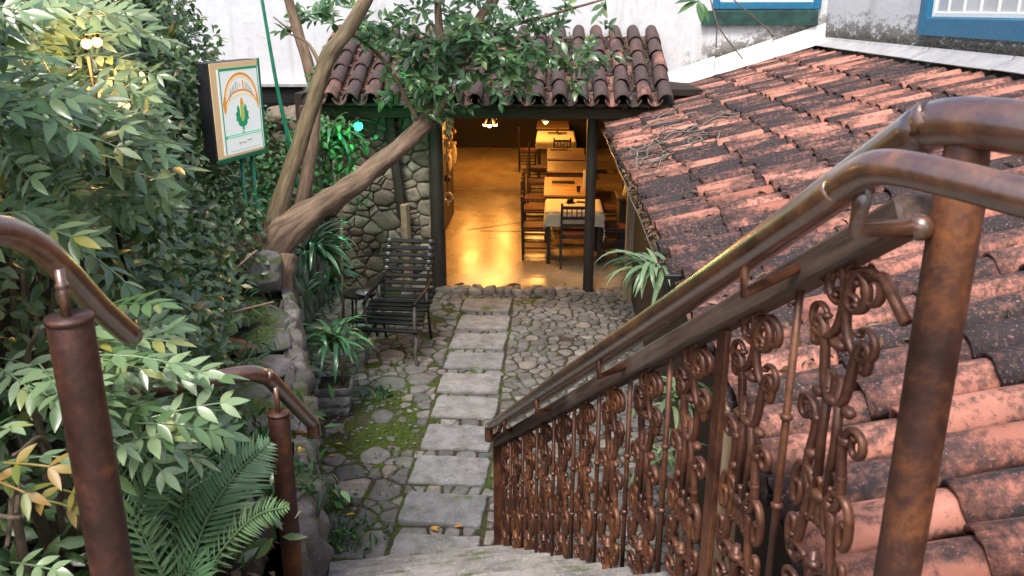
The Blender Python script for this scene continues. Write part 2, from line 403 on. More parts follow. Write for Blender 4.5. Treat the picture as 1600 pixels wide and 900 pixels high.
def ball(c, r, seg=8, rings=5, sq=(1, 1, 1)):
    V = [(c[0], c[1], c[2] - r * sq[2])]; F = []
    for i in range(1, rings):
        a = math.pi * i / rings - math.pi / 2
        for k in range(seg):
            b = 2 * math.pi * k / seg
            V.append((c[0] + math.cos(a) * math.cos(b) * r * sq[0], c[1] + math.cos(a) * math.sin(b) * r * sq[1], c[2] + math.sin(a) * r * sq[2]))
    V.append((c[0], c[1], c[2] + r * sq[2])); N = len(V) - 1
    for k in range(seg):
        F.append((0, 1 + (k + 1) % seg, 1 + k)); F.append((N, N - seg + k, N - seg + (k + 1) % seg))
    for i in range(rings - 2):
        for k in range(seg):
            a = 1 + i * seg; F.append((a + k, a + (k + 1) % seg, a + seg + (k + 1) % seg, a + seg + k))
    return V, F
def boulder(name, c, r, parent=None, seed=0, sq=(1, 1, .7), mat='boulder', amp=.28):
    V, F = ball((0, 0, 0), 1, 30, 20)
    W = []
    for p in V:
        v = Vector(p)
        n = mnoise.noise(v * 1.1 + Vector((seed * 3.7, seed, 0))) * amp * 1.4 + mnoise.noise(v * 2.6 + Vector((seed, 5, seed))) * amp * .6 - abs(mnoise.noise(v * 4 + Vector((seed, 0, 9)))) * amp * .5 + mnoise.noise(v * 9 + Vector((seed, 2, 9))) * amp * .16
        # chipped flat facets
        q = v * (1 + n)
        for k in range(7):
            a = Vector((math.sin(seed * 7 + k * 2.1), math.cos(seed * 5 + k * 1.7), math.sin(k * 3.3 + seed))).normalized()
            h = q.dot(a) - .72
            if h > 0: q = q - a * h * .85
        W.append((q.x * r * sq[0], q.y * r * sq[1], q.z * r * sq[2]))
    g = G(); g.add(W, F); return g.build(name, mat, parent, loc=c)
_IC = [0]
def leaf_arrays(P, D, N, L, W, n=4, curl=.25, fold=.18, rnd=None, pw=.85):
    """vectorised leaf blades. P,D,N: (k,3); L,W: (k,)"""
    k = len(P); s = np.linspace(0, 1, n + 1); prof = np.sin(np.pi * s ** pw); prof[-1] = 0.02; prof[0] = .08
    D = D / np.linalg.norm(D, axis=1, keepdims=True)
    S = np.cross(D, N); S /= np.maximum(np.linalg.norm(S, axis=1, keepdims=True), 1e-6); N = np.cross(S, D)
    cu = np.asarray(curl) * np.ones(k); V = np.zeros((k, n + 1, 3, 3))
    for j, a in enumerate((-1, 0, 1)):
        along = (s[None, :] * (1 - .25 * cu[:, None] * s[None, :])) * L[:, None]
        lat = a * prof[None, :] * W[:, None] * .5
        nor = -cu[:, None] * (s ** 2)[None, :] * L[:, None] + abs(a) * fold * prof[None, :] * W[:, None] * .5
        V[:, :, j, :] = P[:, None, :] + D[:, None, :] * along[..., None] + S[:, None, :] * lat[..., None] + N[:, None, :] * nor[..., None]
    f = []
    for i in range(n):
        for j in range(2): f.append((i * 3 + j, i * 3 + j + 1, i * 3 + j + 4, i * 3 + j + 3))
    f = np.array(f); F = (f[None] + (np.arange(k) * 3 * (n + 1))[:, None, None]).reshape(-1, 4)
    rv = nrg.random(k) if rnd is None else rnd
    return V.reshape(-1, 3), F, np.repeat(rv, 3 * (n + 1))
def quad_mesh(name, V, F, rv, mat):
    me = bpy.data.meshes.new(name); me.vertices.add(len(V)); me.vertices.foreach_set('co', np.asarray(V, np.float32).ravel())
    me.loops.add(F.size); me.loops.foreach_set('vertex_index', F.ravel().astype(np.int32))
    me.polygons.add(len(F)); me.polygons.foreach_set('loop_start', np.arange(0, F.size, 4, dtype=np.int32))
    try: me.polygons.foreach_set('loop_total', np.full(len(F), 4, np.int32))
    except Exception: pass
    me.polygons.foreach_set('use_smooth', np.ones(len(F), bool))
    me.update(calc_edges=True)
    a = me.attributes.new('rnd', 'FLOAT', 'POINT'); a.data.foreach_set('value', np.asarray(rv, np.float32))
    me.materials.append(MAT[mat]); return me
def leaves_obj(name, P, D, N, L, W, mat, parent=None, **k):
    V, F, rv = leaf_arrays(np.asarray(P, float), np.asarray(D, float), np.asarray(N, float), np.asarray(L, float), np.asarray(W, float), **k)
    o = bpy.data.objects.new(name, quad_mesh(name, V, F, rv, mat)); return link(o, parent)
def rand_dirs(n, up=0.0):
    d = nrg.normal(size=(n, 3)); d /= np.linalg.norm(d, axis=1, keepdims=True); d[:, 2] += up; return d / np.linalg.norm(d, axis=1, keepdims=True)

# ------------------------------------------------------------------ stones: power-diagram cells clipped in a region
def clip(poly, a, b):            # keep points with a.p <= b
    out = []
    for i in range(len(poly)):
        p, q = poly[i], poly[(i + 1) % len(poly)]
        dp = a[0] * p[0] + a[1] * p[1] - b; dq = a[0] * q[0] + a[1] * q[1] - b
        if dp <= 0: out.append(p)
        if dp * dq < 0:
            t = dp / (dp - dq); out.append((p[0] + (q[0] - p[0]) * t, p[1] + (q[1] - p[1]) * t))
    return out
def cells(S, Rr, region, gap, nn=26):
    S = np.asarray(S); Rr = np.asarray(Rr); out = []
    for i in range(len(S)):
        poly = region(S[i]) if callable(region) else list(region)
        d = ((S - S[i]) ** 2).sum(1); idx = np.argsort(d)[1:nn + 1]
        for j in idx:
            a = S[j] - S[i]; L = math.hypot(*a)
            if L < 1e-6: continue
            b = ((S[j] ** 2).sum() - (S[i] ** 2).sum() + Rr[i] ** 2 - Rr[j] ** 2) / 2
            poly = clip(poly, a, b - gap * .5 * L)
            if len(poly) < 3: break
        out.append(poly if len(poly) >= 3 else None)
    return out
def chaikin(p, k=.24):
    o = []
    for i in range(len(p)):
        a, b = p[i], p[(i + 1) % len(p)]
        o.append((a[0] * (1 - k) + b[0] * k, a[1] * (1 - k) + b[1] * k)); o.append((a[0] * k + b[0] * (1 - k), a[1] * k + b[1] * (1 - k)))
    return o
def area(p): return .5 * abs(sum(p[i][0] * p[(i + 1) % len(p)][1] - p[(i + 1) % len(p)][0] * p[i][1] for i in range(len(p))))
def stone_geo(poly, h, mp, rough=.3, dome=.25, base=-.03, seed=0, rounds=1, kc=.24, rings=None):
    """a single stone standing proud of the plane by h; mp maps (u,v,w)->world"""
    # drop tiny edges
    q = [p for i, p in enumerate(poly) if math.dist(p, poly[i - 1]) > .008]
    if len(q) < 3: return None
    for _ in range(rounds): q = chaikin(q, kc)
    q = [(p[0] + .007 * mnoise.noise(Vector((p[0] * 40, p[1] * 40, seed))), p[1] + .007 * mnoise.noise(Vector((p[0] * 40, p[1] * 40, seed + 9)))) for p in q]
    n = len(q); cx = sum(p[0] for p in q) / n; cy = sum(p[1] for p in q) / n
    if sum(q[i][0] * q[(i + 1) % n][1] - q[(i + 1) % n][0] * q[i][1] for i in range(n)) < 0: q.reverse()
    s = math.sqrt(area(q)); V = []; F = []
    hh = lambda u, v: h * (1 + rough * 1.6 * mnoise.noise(Vector((u * 7 + seed, v * 7, seed * .37))))
    for sc, f in (rings or ((1.0, None), (.98, .6), (.90, .96), (.5, 1 + dome * .6))):
        for p in q:
            u = cx + (p[0] - cx) * sc; v = cy + (p[1] - cy) * sc
            V.append(mp(u, v, base if f is None else hh(u, v) * f))
    V.append(mp(cx, cy, hh(cx, cy) * (1 + dome * .7)))
    for r in range(3):
        for k in range(n): F.append((r * n + k, r * n + (k + 1) % n, (r + 1) * n + (k + 1) % n, (r + 1) * n + k))
    for k in range(n): F.append((3 * n + k, 3 * n + (k + 1) % n, 4 * n))
    return V, F
def scatter(region_fn, bounds, count, rmin, rmax, big=(), tries=40, skew=2.0):
    """blue-noise sites with radii; region_fn(x,y)->bool"""
    S = [np.array(b[:2]) for b in big]; Rr = [b[2] for b in big]
    for _ in range(count * tries):
        if len(S) >= count: break
        p = np.array((rng.uniform(bounds[0], bounds[1]), rng.uniform(bounds[2], bounds[3])))
        if not region_fn(*p): continue
        r = rmin + (rmax - rmin) * rng.random() ** skew
        A = np.array(S) if S else np.zeros((0, 2))
        if len(A):
            d = np.hypot(A[:, 0] - p[0], A[:, 1] - p[1])
            if (d < (np.array(Rr) + r) * .86).any(): continue
        S.append(p); Rr.append(r)
    return np.array(S), np.array(Rr)


# ================================================================== THE SETTING
WX = ([-3, 1.3, 2.7, 3.2, 4.57, 5.64, 6.5, 7.6, 8.6, 10.2, 14], [-.85, -.86, -.98, -1.06, -1.47, -1.83, -2.13, -2.5, -2.72, -2.8, -2.8])
def wx(Y): return float(np.interp(Y, *WX))                      # foot of the bank / retaining wall
def stair_z(Y): return min(2.2, max(0.0, (4.75 - Y) * .645))
def ledge_z(Y): return max(1.2, min(2.1, stair_z(Y) - .12))
def hill(d, Y):
    """height of the bank d metres left of the wall line"""
    e = float(np.interp(Y, [0, 2.6, 4.2, 5.8, 7.6, 8.6, 13], [.55, .6, .55, .5, .18, .35, .5]))
    k = float(np.interp(Y, [0, 2.5, 4.2, 7.9, 8.6, 13], [.5, .55, 1.0, 1.0, .40, .40]))
    return ledge_z(Y) + k * float(np.interp(d - e, [-.4, 0, .25, .6, 1.2, 6], [0, .12, .9, 2.4, 2.9, 3.6]))

def sheet(name, fn, nu, nv, mat, parent=None):
    V = [fn(i / nu, j / nv) for j in range(nv + 1) for i in range(nu + 1)]
    F = [(j * (nu + 1) + i, j * (nu + 1) + i + 1, (j + 1) * (nu + 1) + i + 1, (j + 1) * (nu + 1) + i) for j in range(nv) for i in range(nu)]
    g = G(); g.add(V, F); return g.build(name, mat, parent)

g = G(); g.add([(-300, -300, -.12), (300, -300, -.12), (300, 300, -.12), (-300, 300, -.12)], [(0, 1, 2, 3)])
tag(g.build('ground', 'earth'), kind='structure')

def hill_pt(u, v):
    Y = -2 + 15.5 * v; d = -.02 + 6.5 * u ** 1.7
    n = mnoise.noise(Vector((d * 2.2, Y * 2.2, 1))) * .12 + mnoise.noise(Vector((d * 6, Y * 6, 4))) * .04
    z = hill(d, Y) + (n if d > .1 else 0)
    return (wx(Y) - .06 - d, Y, z)
tag(sheet('hillside_terrain', hill_pt, 60, 130, 'hill_soil'), kind='structure')

# ---- courtyard: mossy soil with cobbles and stepping slabs set into it
def court_pt(u, v):
    x = -3.2 + 4.5 * u; y = 3.6 + 7.0 * v
    return (x, y, .008 + .012 * mnoise.noise(Vector((x * 3, y * 3, 0))) + .005 * mnoise.noise(Vector((x * 11, y * 11, 3))))
court = tag(sheet('courtyard_ground', court_pt, 70, 110, 'soil_moss'), kind='structure')
SLABS = []
for k, (y0, y1) in enumerate([(9.45, 9.89), (8.85, 9.30), (8.28, 8.71), (7.76, 8.16), (7.2, 7.63), (6.69, 7.10), (6.12, 6.54), (5.59, 5.99), (5.06, 5.455), (4.6, 4.935)]):
    xs = [-1.02 + rng.uniform(-.012, .012), -.428 + rng.uniform(-.01, .01)]
    SLABS.append((xs[0], xs[1], y0, y1))
    cx, cy, hw, hd = (xs[0] + xs[1]) / 2, (y0 + y1) / 2, (xs[1] - xs[0]) / 2, (y1 - y0) / 2; ns_ = 9; P_ = []
    for (ax, ay), (bx, by) in (((-hw, -hd), (hw, -hd)), ((hw, -hd), (hw, hd)), ((hw, hd), (-hw, hd)), ((-hw, hd), (-hw, -hd))):
        for i in range(ns_):
            t = i / ns_; e = (.008 if 0 < i else .018) * rng.random(); px_, py_ = ax + (bx - ax) * t, ay + (by - ay) * t
            P_.append((px_ * (1 - e / hw), py_ * (1 - e / hd)))
    gm = stone_geo(P_, .036, lambda u, v, w_: (u, v, w_), .22, 0, -.02, rng.random() * 50, kc=.2, rings=((1.0, None), (.992, .7), (.965, 1.0), (.5, 1.0)))
    g = G(); g.add(*gm); o = g.build('stepping_slab', 'slab_stone', court, smooth=False, loc=(cx, cy, 0)); o.rotation_euler = (rng.uniform(-.012, .012), rng.uniform(-.01, .01), rng.uniform(-.015, .015) - .045)
def in_court(x, y):
    if x < wx(y) + .04 or x > 1.05 or y > 10.12: return False
    if y < 4.72 - .2 * (x + .3): return False
    for a, b, c, d in SLABS:
        if a - .035 < x < b + .035 and c - .03 < y < d + .03: return False
    return True
BIG = [(-1.42, 5.52, .16), (-1.2, 5.5, .15), (-1.36, 5.1, .19), (-1.5, 7.4, .17), (-1.22, 7.52, .14), (-1.75, 7.2, .13), (-1.6, 8.1, .15), (-1.36, 6.02, .14), (-1.15, 4.92, .09), (-.08, 8.5, .1), (.12, 9.3, .1), (-1.5, 5.75, .13), (-1.3, 7.75, .12)]
S, RR = scatter(in_court, (-2.9, 1.05, 4.5, 10.12), 1150, .03, .10, BIG, tries=36, skew=1.7)
def court_region(c):
    x, y = c; r = .26; p = [(x - r, y - r), (x + r, y - r), (x + r, y + r), (x - r, y + r)]
    for a, b, q, d in SLABS:      # keep clear of the slabs
        a -= .015; b += .015; q -= .012; d += .012
        if x < a: p = clip(p, (1, 0), a) if q - .2 < y < d + .2 else p
        elif x > b: p = clip(p, (-1, 0), -b) if q - .2 < y < d + .2 else p
        elif y < q and q - y < .4: p = clip(p, (0, 1), q)
        elif y > d and y - d < .4: p = clip(p, (0, -1), -d)
    return p
def mossy(x, y): return math.exp(-(((x + 1.5) / .40) ** 2 + ((y - 6.5) / .52) ** 2) * 1.0)
stones = []
for c, r, poly in zip(S, RR, cells(S, RR, court_region, .011)):
    if not poly or area(poly) < .0005: continue
    m = mossy(*c); big = r > .09
    if not big:
        if rng.random() < m * 1.15: continue
        if m > .3:
            poly = [(c[0] + (p[0] - c[0]) * .55, c[1] + (p[1] - c[1]) * .55) for p in poly]
        elif c[0] < -1.05 and rng.random() < .10: continue
    sh = rng.uniform(.88, 1.02); poly = [(c[0] + (p[0] - c[0]) * sh, c[1] + (p[1] - c[1]) * sh) for p in poly]
    gm = stone_geo(poly, rng.uniform(.012, .028), lambda u, v, w_: (u, v, w_), .35, .08 if not big else .04, -.02, rng.random() * 50, kc=rng.uniform(.06, .15))
    if gm: stones.append((area(poly) / (c[1] ** 2), gm, c))
stones.sort(key=lambda t: -t[0])
for a, (V, F), c in stones[:300]:
    g = G(); V = [(p[0] - c[0], p[1] - c[1], p[2]) for p in V]; g.add(V, F); g.build('cobblestone', 'cobble', court, loc=(c[0], c[1], 0))
g = G()
for a, (V, F), c in stones[300:]: g.rv = rng.random(); g.add(V, F)
tag(g.build('small_cobbles', 'cobble', court), kind='stuff')
# pebbles scattered in the moss
g = G()
for _ in range(260):
    x, y = rng.gauss(-1.45, .35), rng.gauss(6.3, .75)
    if not in_court(x, y): continue
    r = rng.uniform(.006, .02); g.rv = rng.random(); g.add(*ball((x, y, .014), r, 6, 4, (1.2, .8, .6)))
tag(g.build('pebbles', 'cobble', court), kind='stuff')
# moss tufts
n = 15000
x = nrg.uniform(-2.3, .9, n); y = nrg.uniform(4.5, 10, n)
keep = np.array([in_court(a, b) and (rng.random() < max(mossy(a, b) * 1.2, .22 if a < -1.0 else .10)) for a, b in zip(x, y)])
x, y = x[keep], y[keep]; n = len(x)
Dm = rand_dirs(n, 1.0)
tag(leaves_obj('moss', np.c_[x, y, np.full(n, .012)], Dm, rand_dirs(n), nrg.uniform(.012, .034, n), nrg.uniform(.006, .014, n), 'moss_blade', None, n=2), 'green moss growing between the cobbles of the courtyard', 'moss', kind='stuff')
# fallen leaves on the paving
for (a, b, lb) in [(-.62, 5.02, 'orange leaf fallen between the two lowest slabs'), (-.78, 5.0, 'orange leaf fallen between the two lowest slabs'), (-.72, 4.97, 'orange leaf fallen between the two lowest slabs'), (-1.33, 5.15, 'orange leaf lying on a large grey cobble beside the weeds'), (-1.65, 6.15, 'orange leaf lying in the moss below the planter'), (-1.72, 5.95, 'orange leaf lying at the foot of the retaining wall')]:
    o = leaves_obj('fallen_leaf', [(0, 0, 0)], [(math.cos(a * 40), math.sin(a * 40), .06)], [(0, 0, 1)], [.07], [.03], 'orange_leaf', None, curl=.1)
    o.location = (a, b, .04)
    tag(o, lb, 'leaf', 'fallen leaves on the paving')

# ---- staircase
SE = Vector((-.212, .977)); SN = Vector((.977, .212))
def rail_x(Y): return .62 - .264 * (Y - 1.33)
stairs = empty('staircase', (0, 0, 0), kind='structure')
RISE, RUN = .172, .27
for k in range(1, 14):
    z1 = RISE * k; s1 = 4.61 - RUN * (k - 1); s0 = s1 - RUN - (.06 if k < 13 else 3.2)
    P = []
    for s in (s1, s0):
        row = []
        for side in (0, 1):
            lo, hi = -2.5, 1.5            # find crossing with the side line along the nosing direction
            f = lambda t: (SE * s + SN * t)
            for _ in range(40):
                m = (lo + hi) / 2; q = f(m)
                lim = wx(q.y) - .3 if side == 0 else rail_x(q.y) + .085
                if q.x < lim: lo = m
                else: hi = m
            row.append(f((lo + hi) / 2))
        P.append(row)
    # nosing edge worn and uneven: subdivide across
    nx = 16; V = []; F = []
    zb = max(-.05, z1 - RISE - .25)
    for lev in range(5):
        for i in range(nx + 1):
            t = i / nx
            a = P[0][0].lerp(P[0][1], t); b = P[1][0].lerp(P[1][1], t)
            w1 = .010 * mnoise.noise(Vector((t * 7, k * 3.1, 0))) + .007 * mnoise.noise(Vector((t * 19, k * 3.1, 2)))
            hz = .008 * mnoise.noise(Vector((t * 9, k * 1.7, 5)))
            dv = SE * w1
            pt = {0: (a.x + dv.x, a.y + dv.y, zb), 1: (a.x + dv.x, a.y + dv.y, z1 - .014 + hz), 2: (a.x + dv.x * .4 - SE.x * .014, a.y + dv.y - SE.y * .014, z1 + hz), 3: (b.x, b.y, z1), 4: (b.x, b.y, zb)}[lev]
            V.append(pt)
    for lev in range(4):
        for i in range(nx): F.append((lev * (nx + 1) + i, (lev + 1) * (nx + 1) + i, (lev + 1) * (nx + 1) + i + 1, lev * (nx + 1) + i + 1)[::-1])
    F.append(tuple(l * (nx + 1) for l in range(5))); F.append(tuple(l * (nx + 1) + nx for l in range(5))[::-1])
    g = G(); g.add(V, F); g.build('step', 'step_stone', stairs, smooth=False)
# loose flat stones at the outer ends of the lower steps
for i, (Y, zz) in enumerate([(4.3, .35), (4.05, .53), (3.78, .7), (3.5, .87)]):
    boulder('edge_stone', (rail_x(Y) + .12, Y, zz - .05), .11, stairs, i + 3, (1.1, .9, .55), 'step_stone')

# ---- dry-stone retaining wall along the left of courtyard and stair
rw = empty('retaining_wall', (wx(5), 5, 0), label='grey dry stone retaining wall left of the courtyard', cat='stone wall')
def arc(s):     # position along the wall line
    return wx(s)
def rw_map(u, v, h):
    Y = u; t = (wx(Y + .05) - wx(Y - .05)) / .1; nn = Vector((1, -t)).normalized()
    return (wx(Y) + nn.x * h, Y + nn.y * h, v)
def rw_ok(u, v): return True
AN = np.array((2.1, 1.0))
Sx, Rx = scatter(lambda u, v: v > stair_z(u / 2.1) - .25, (2.2 * 2.1, 10.1 * 2.1, .02, 1.22), 190, .09, .2, (), tries=60)
for c, r, poly in zip(Sx, Rx, cells(Sx, Rx, [(4.62, 0), (21.2, 0), (21.2, 1.27), (4.62, 1.27)], .03)):
    if not poly or area(poly) < .002: continue
    poly = [(p[0] / 2.1, p[1]) for p in poly]; c = (c[0] / 2.1, c[1])
    gm = stone_geo(poly, rng.uniform(.03, .08), rw_map, .7, .15, -.03, rng.random() * 60, kc=.13)
    if not gm: continue
    g = G(); cc = rw_map(c[0], c[1], 0); g.add([tuple(Vector(p) - Vector(cc)) for p in gm[0]], gm[1])
    g.build('stone', 'bank_stone', rw, loc=Vector(cc) - rw.location)
g = G()
core = [[rw_map(2.2 + 7.9 * i / 60, z, -.01 - .25 * back) for i in range(61)] for z, back in ((0, 0), (1.2, 0), (1.2, 1), (0, 1))]
V = [p for row in core for p in row]; F = [(r * 61 + i, r * 61 + i + 1, ((r + 1) % 4) * 61 + i + 1, ((r + 1) % 4) * 61 + i) for r in range(4) for i in range(60)]
g.add([tuple(Vector(p) - rw.location) for p in V], F); g.build('mortar_core', 'hill_soil', rw)
# weathered slabs set upright along its top
for i, (Y, h, wd) in enumerate([(3.7, .30, .16), (4.25, .22, .2), (4.75, .34, .17), (5.2, .2, .2), (5.65, .26, .2), (6.1, .2, .2)]):
    o = boulder('coping_stone', Vector((wx(Y) - .03, Y, 1.16)) - rw.location, .5 * wd, rw, i + 20, (.55, 1.9, h * 6), 'bank_stone', .4)

def loose_rock(c, r, i, sq, label, mat='boulder'):
    o = boulder('boulder', c, r, None, i, sq, mat); return tag(o, label, 'boulder')
loose_rock((-2.30, 6.35, 1.42), .26, 31, (1.0, 1.0, .75), 'mossy boulder wedged under the tree base')
loose_rock((-2.12, 5.75, 1.27), .24, 32, (1.1, 1.0, .5), 'dark flat boulder on the ledge below the mossy boulder')
loose_rock((-1.90, 5.25, 1.28), .19, 33, (1.0, 1.1, .6), 'mossy rounded rock on the retaining wall top')
loose_rock((-1.78, 4.85, 1.24), .20, 34, (1.2, 1.0, .45), 'grey rock beside the broken clay shards', 'bank_stone')
loose_rock((-1.75, 4.42, 1.25), .26, 35, (1.25, .75, .42), 'broad flat rock behind the short handrail', 'bank_stone')
loose_rock((-1.60, 4.12, 1.22), .25, 36, (1.3, .7, .4), 'layered tan rock just above the short rusty post', 'bank_stone')
loose_rock((-1.28, 3.15, 1.25), .16, 37, (.8, .9, 1.1), 'upright grey rock behind the fern', 'bank_stone')
loose_rock((-2.62, 6.2, 1.75), .22, 38, (.8, .9, 1.2), 'tall dark rock in the ivy under the lit sign')
for i, (p, a, wd, lb) in enumerate([((-2.0, 5.02, 1.36), .3, .19, 'larger broken red clay tile shard among the ledge rocks'), ((-1.93, 4.90, 1.37), 1.2, .11, 'small tilted red clay shard resting on the larger shard')]):
    g = G(); V, F = cbox(wd, .11, .018, .004, jit=.012); g.add(V, F); o = g.build('clay_shard', 'terracotta_shard', None, smooth=False, loc=p); o.rotation_euler = (.25, .3 - i * .3, a)
    tag(o, lb, 'tile shard', 'broken clay shards')

# ================================================================== BUILDINGS
def tile_mesh(name, L, r0, r1, th, mat, arcdeg=176, seg=9, seed=0, flip=False):
    """half-round clay tile; x along its length (r0 at x=0, the lower end)"""
    V, F = [], []; ns = 4
    for lay in (0, 1):
        for i in range(ns + 1):
            t = i / ns
            for k in range(seg + 1):
                a = R(90 - arcdeg / 2 + arcdeg * k / seg); r = (r0 + (r1 - r0) * t) - lay * th
                r *= 1 + .02 * mnoise.noise(Vector((t * 3 + seed, k * .6, seed)))
                z = math.sin(a) * r * 1.15; yy = math.cos(a) * r
                x = L * t + (.006 * mnoise.noise(Vector((k * .9, seed, 3))) if i in (0, ns) else 0)
                V.append((x, yy, -z if flip else z))
    N = (ns + 1) * (seg + 1)
    for i in range(ns):
        for k in range(seg):
            a = i * (seg + 1) + k; q = (a, a + seg + 1, a + seg + 2, a + 1); F.append(q if not flip else q[::-1])
            b = N + a; q = (b, b + 1, b + seg + 2, b + seg + 1); F.append(q if not flip else q[::-1])
    for i in (0, ns):
        for k in range(seg):
            a = i * (seg + 1) + k; q = (a, a + 1, N + a + 1, N + a); F.append(q if (i == 0) != flip else q[::-1])
    for k in (0, seg):
        for i in range(ns):
            a = i * (seg + 1) + k; q = (a, N + a, N + a + seg + 1, a + seg + 1); F.append(q if (k == 0) != flip else q[::-1])
    g = G(); g.add(V, F); return g
# ---- the low tiled lean-to right of the courtyard and stair
AL = math.atan(.3)
lean = empty('lean_to_house', (2.0, 6, 0), label='low house with lichen-blackened clay tile roof beside the stair', cat='house')
LO = Vector((2.0, 6, 0))
def roof_z(x): return 2.045 + .3 * (x - .7)
g = G()
V = [(.72, .6, roof_z(.72)), (3.5, .6, roof_z(3.5)), (3.5, 11.55, roof_z(3.5)), (1.5, 11.55, roof_z(1.5)), (1.25, 10.2, roof_z(1.25)), (.72, 10.2, roof_z(.72))]
V2 = [(p[0], p[1], p[2] - .06) for p in V]
g.add([tuple(Vector(p) - LO) for p in V + V2], [tuple(range(6)), tuple(range(11, 5, -1))] + [(i, i + 6, (i + 1) % 6 + 6, (i + 1) % 6) for i in range(6)])
roof = g.build('roof', 'hill_soil', lean, smooth=False)
covers = [tile_mesh('c', .47, .084, .069, .013, 'roof_clay', seed=i).mesh('roof_tile', 'roof_clay') for i in range(4)]
pans = [tile_mesh('p', .47, .075, .088, .012, 'pan_clay', 150, 7, seed=i + 9, flip=True) for i in range(2)]
cl = []; panlist = []
EXP = .385; PITCH = .2
ncol = int((11.5 - .65) / PITCH)
for c in range(ncol):
    Y = .72 + c * PITCH; coff = rng.uniform(-.03, .03)
    for r in range(8):
        x = .665 + coff + r * EXP * math.cos(AL) + rng.uniform(-.012, .012)
        if x > 2.98: continue
        if Y > 10.15 and x < 1.42 + (Y - 10.1) * .12: continue
        z = roof_z(x) + .038 + rng.uniform(0, .008)
        cl.append((x, Y + rng.uniform(-.008, .008), z, (rng.uniform(-.05, .05), -AL + .03 + rng.uniform(-.012, .012), rng.uniform(-.025, .025))))
        xp = x - .02
        if Y + .1 < 11.5: panlist.append((xp, Y + PITCH / 2, roof_z(xp) + .082, (0, -AL + .02 + rng.uniform(-.01, .01), rng.uniform(-.02, .02))))
CAMP = Vector((0, 0, EYE))
def vis(p):        # rank by how large it shows from the terrace
    d = Vector(p[:3]) - CAMP; f = d.y * .95 - d.z * .31 + d.x * .04
    px = d.x / max(.2, f)
    return (d.length if (f > .8 and px < .72) else 50 + d.length)
cl.sort(key=vis)
for i, (x, Y, z, rot) in enumerate(cl[:300]):
    inst('roof_tile', covers[i % 4], roof, Vector((x, Y, z)) - LO, rot)
from mathutils import Euler
g = G(); src = [tile_mesh('c', .47, .084, .069, .013, 'roof_clay', seg=7, seed=i) for i in range(3)]
for i, (x, Y, z, rot) in enumerate(cl[300:]):
    M = Matrix.Translation(Vector((x, Y, z)) - LO) @ Euler(rot).to_matrix().to_4x4(); g.rv = rng.random()
    g.add([tuple(M @ Vector(p)) for p in src[i % 3].v], src[i % 3].f)
tag(g.build('distant_roof_tiles', 'roof_clay', roof), kind='stuff')
g = G()
for i, (x, Y, z, rot) in enumerate(panlist):
    M = Matrix.Translation(Vector((x, Y, z)) - LO) @ Euler(rot).to_matrix().to_4x4(); g.rv = rng.random()
    g.add([tuple(M @ Vector(p)) for p in pans[i % 2].v], pans[i % 2].f)
tag(g.build('pan_tiles', 'pan_clay', roof), kind='stuff')
# walls below
def boxp(name, x0, x1, y0, y1, z0, z1, mat, parent, b=.006, off=Vector()):
    g = G(); g.add(*cbox(x1 - x0, y1 - y0, z1 - z0, b))
    return g.build(name, mat, parent, smooth=False, loc=Vector(((x0 + x1) / 2, (y0 + y1) / 2, (z0 + z1) / 2)) - off)
boxp('wall', 1.02, 1.2, .6, 9.95, 0, 2.1, 'wall_dark', lean, off=LO)
boxp('plank', .655, .69, 2.85, 2.96, 0, 2.02, 'pale_plank', lean, off=LO)
boxp('plank', .70, .735, 2.86, 2.95, 0, 2.0, 'pale_plank', lean, off=LO)
boxp('post', .93, 1.06, 9.98, 10.11, 0, 2.1, 'pale_plank', lean, off=LO)
for Y in np.arange(1.0, 10.1, .62):
    barobj('rafter', Vector((.70, Y, roof_z(.7) - .10)) - LO, Vector((1.05, Y, roof_z(1.05) - .10)) - LO, .06, .08, 'dark_wood', lean)
# gutter: half-round metal trough full of dead leaves
g = G(); ns = 40
for lay in (0, 1):
    for i in range(ns + 1):
        Y = 4.22 + 5.95 * i / ns; sag = .008 * math.sin(i * .8)
        for k in range(8):
            a = math.pi + math.pi * k / 7; r = .062 - lay * .006
            g.v.append((.665 + math.cos(a) * r - LO.x, Y - LO.y, 2.075 + math.sin(a) * r * .9 + sag))
g.r = [0] * len(g.v); N = (ns + 1) * 8
for i in range(ns):
    for k in range(7):
        a = i * 8 + k; g.f.append((a, a + 1, a + 9, a + 8)); b = N + a; g.f.append((b, b + 8, b + 9, b + 1))
    for k in (0, 7):
        a = i * 8 + k; g.f.append((a, a + 8, N + a + 8, N + a))
gut = g.build('gutter', 'gutter_metal', lean)
g = G(); g.add(*cbox(.15, .02, .13, .01, (.67 - LO.x, 4.215 - LO.y, 2.045))); g.add(*ball((.66 - LO.x, 4.2 - LO.y, 2.06), .018, 8, 6)); g.build('gutter_end', 'black_iron', lean, smooth=False)
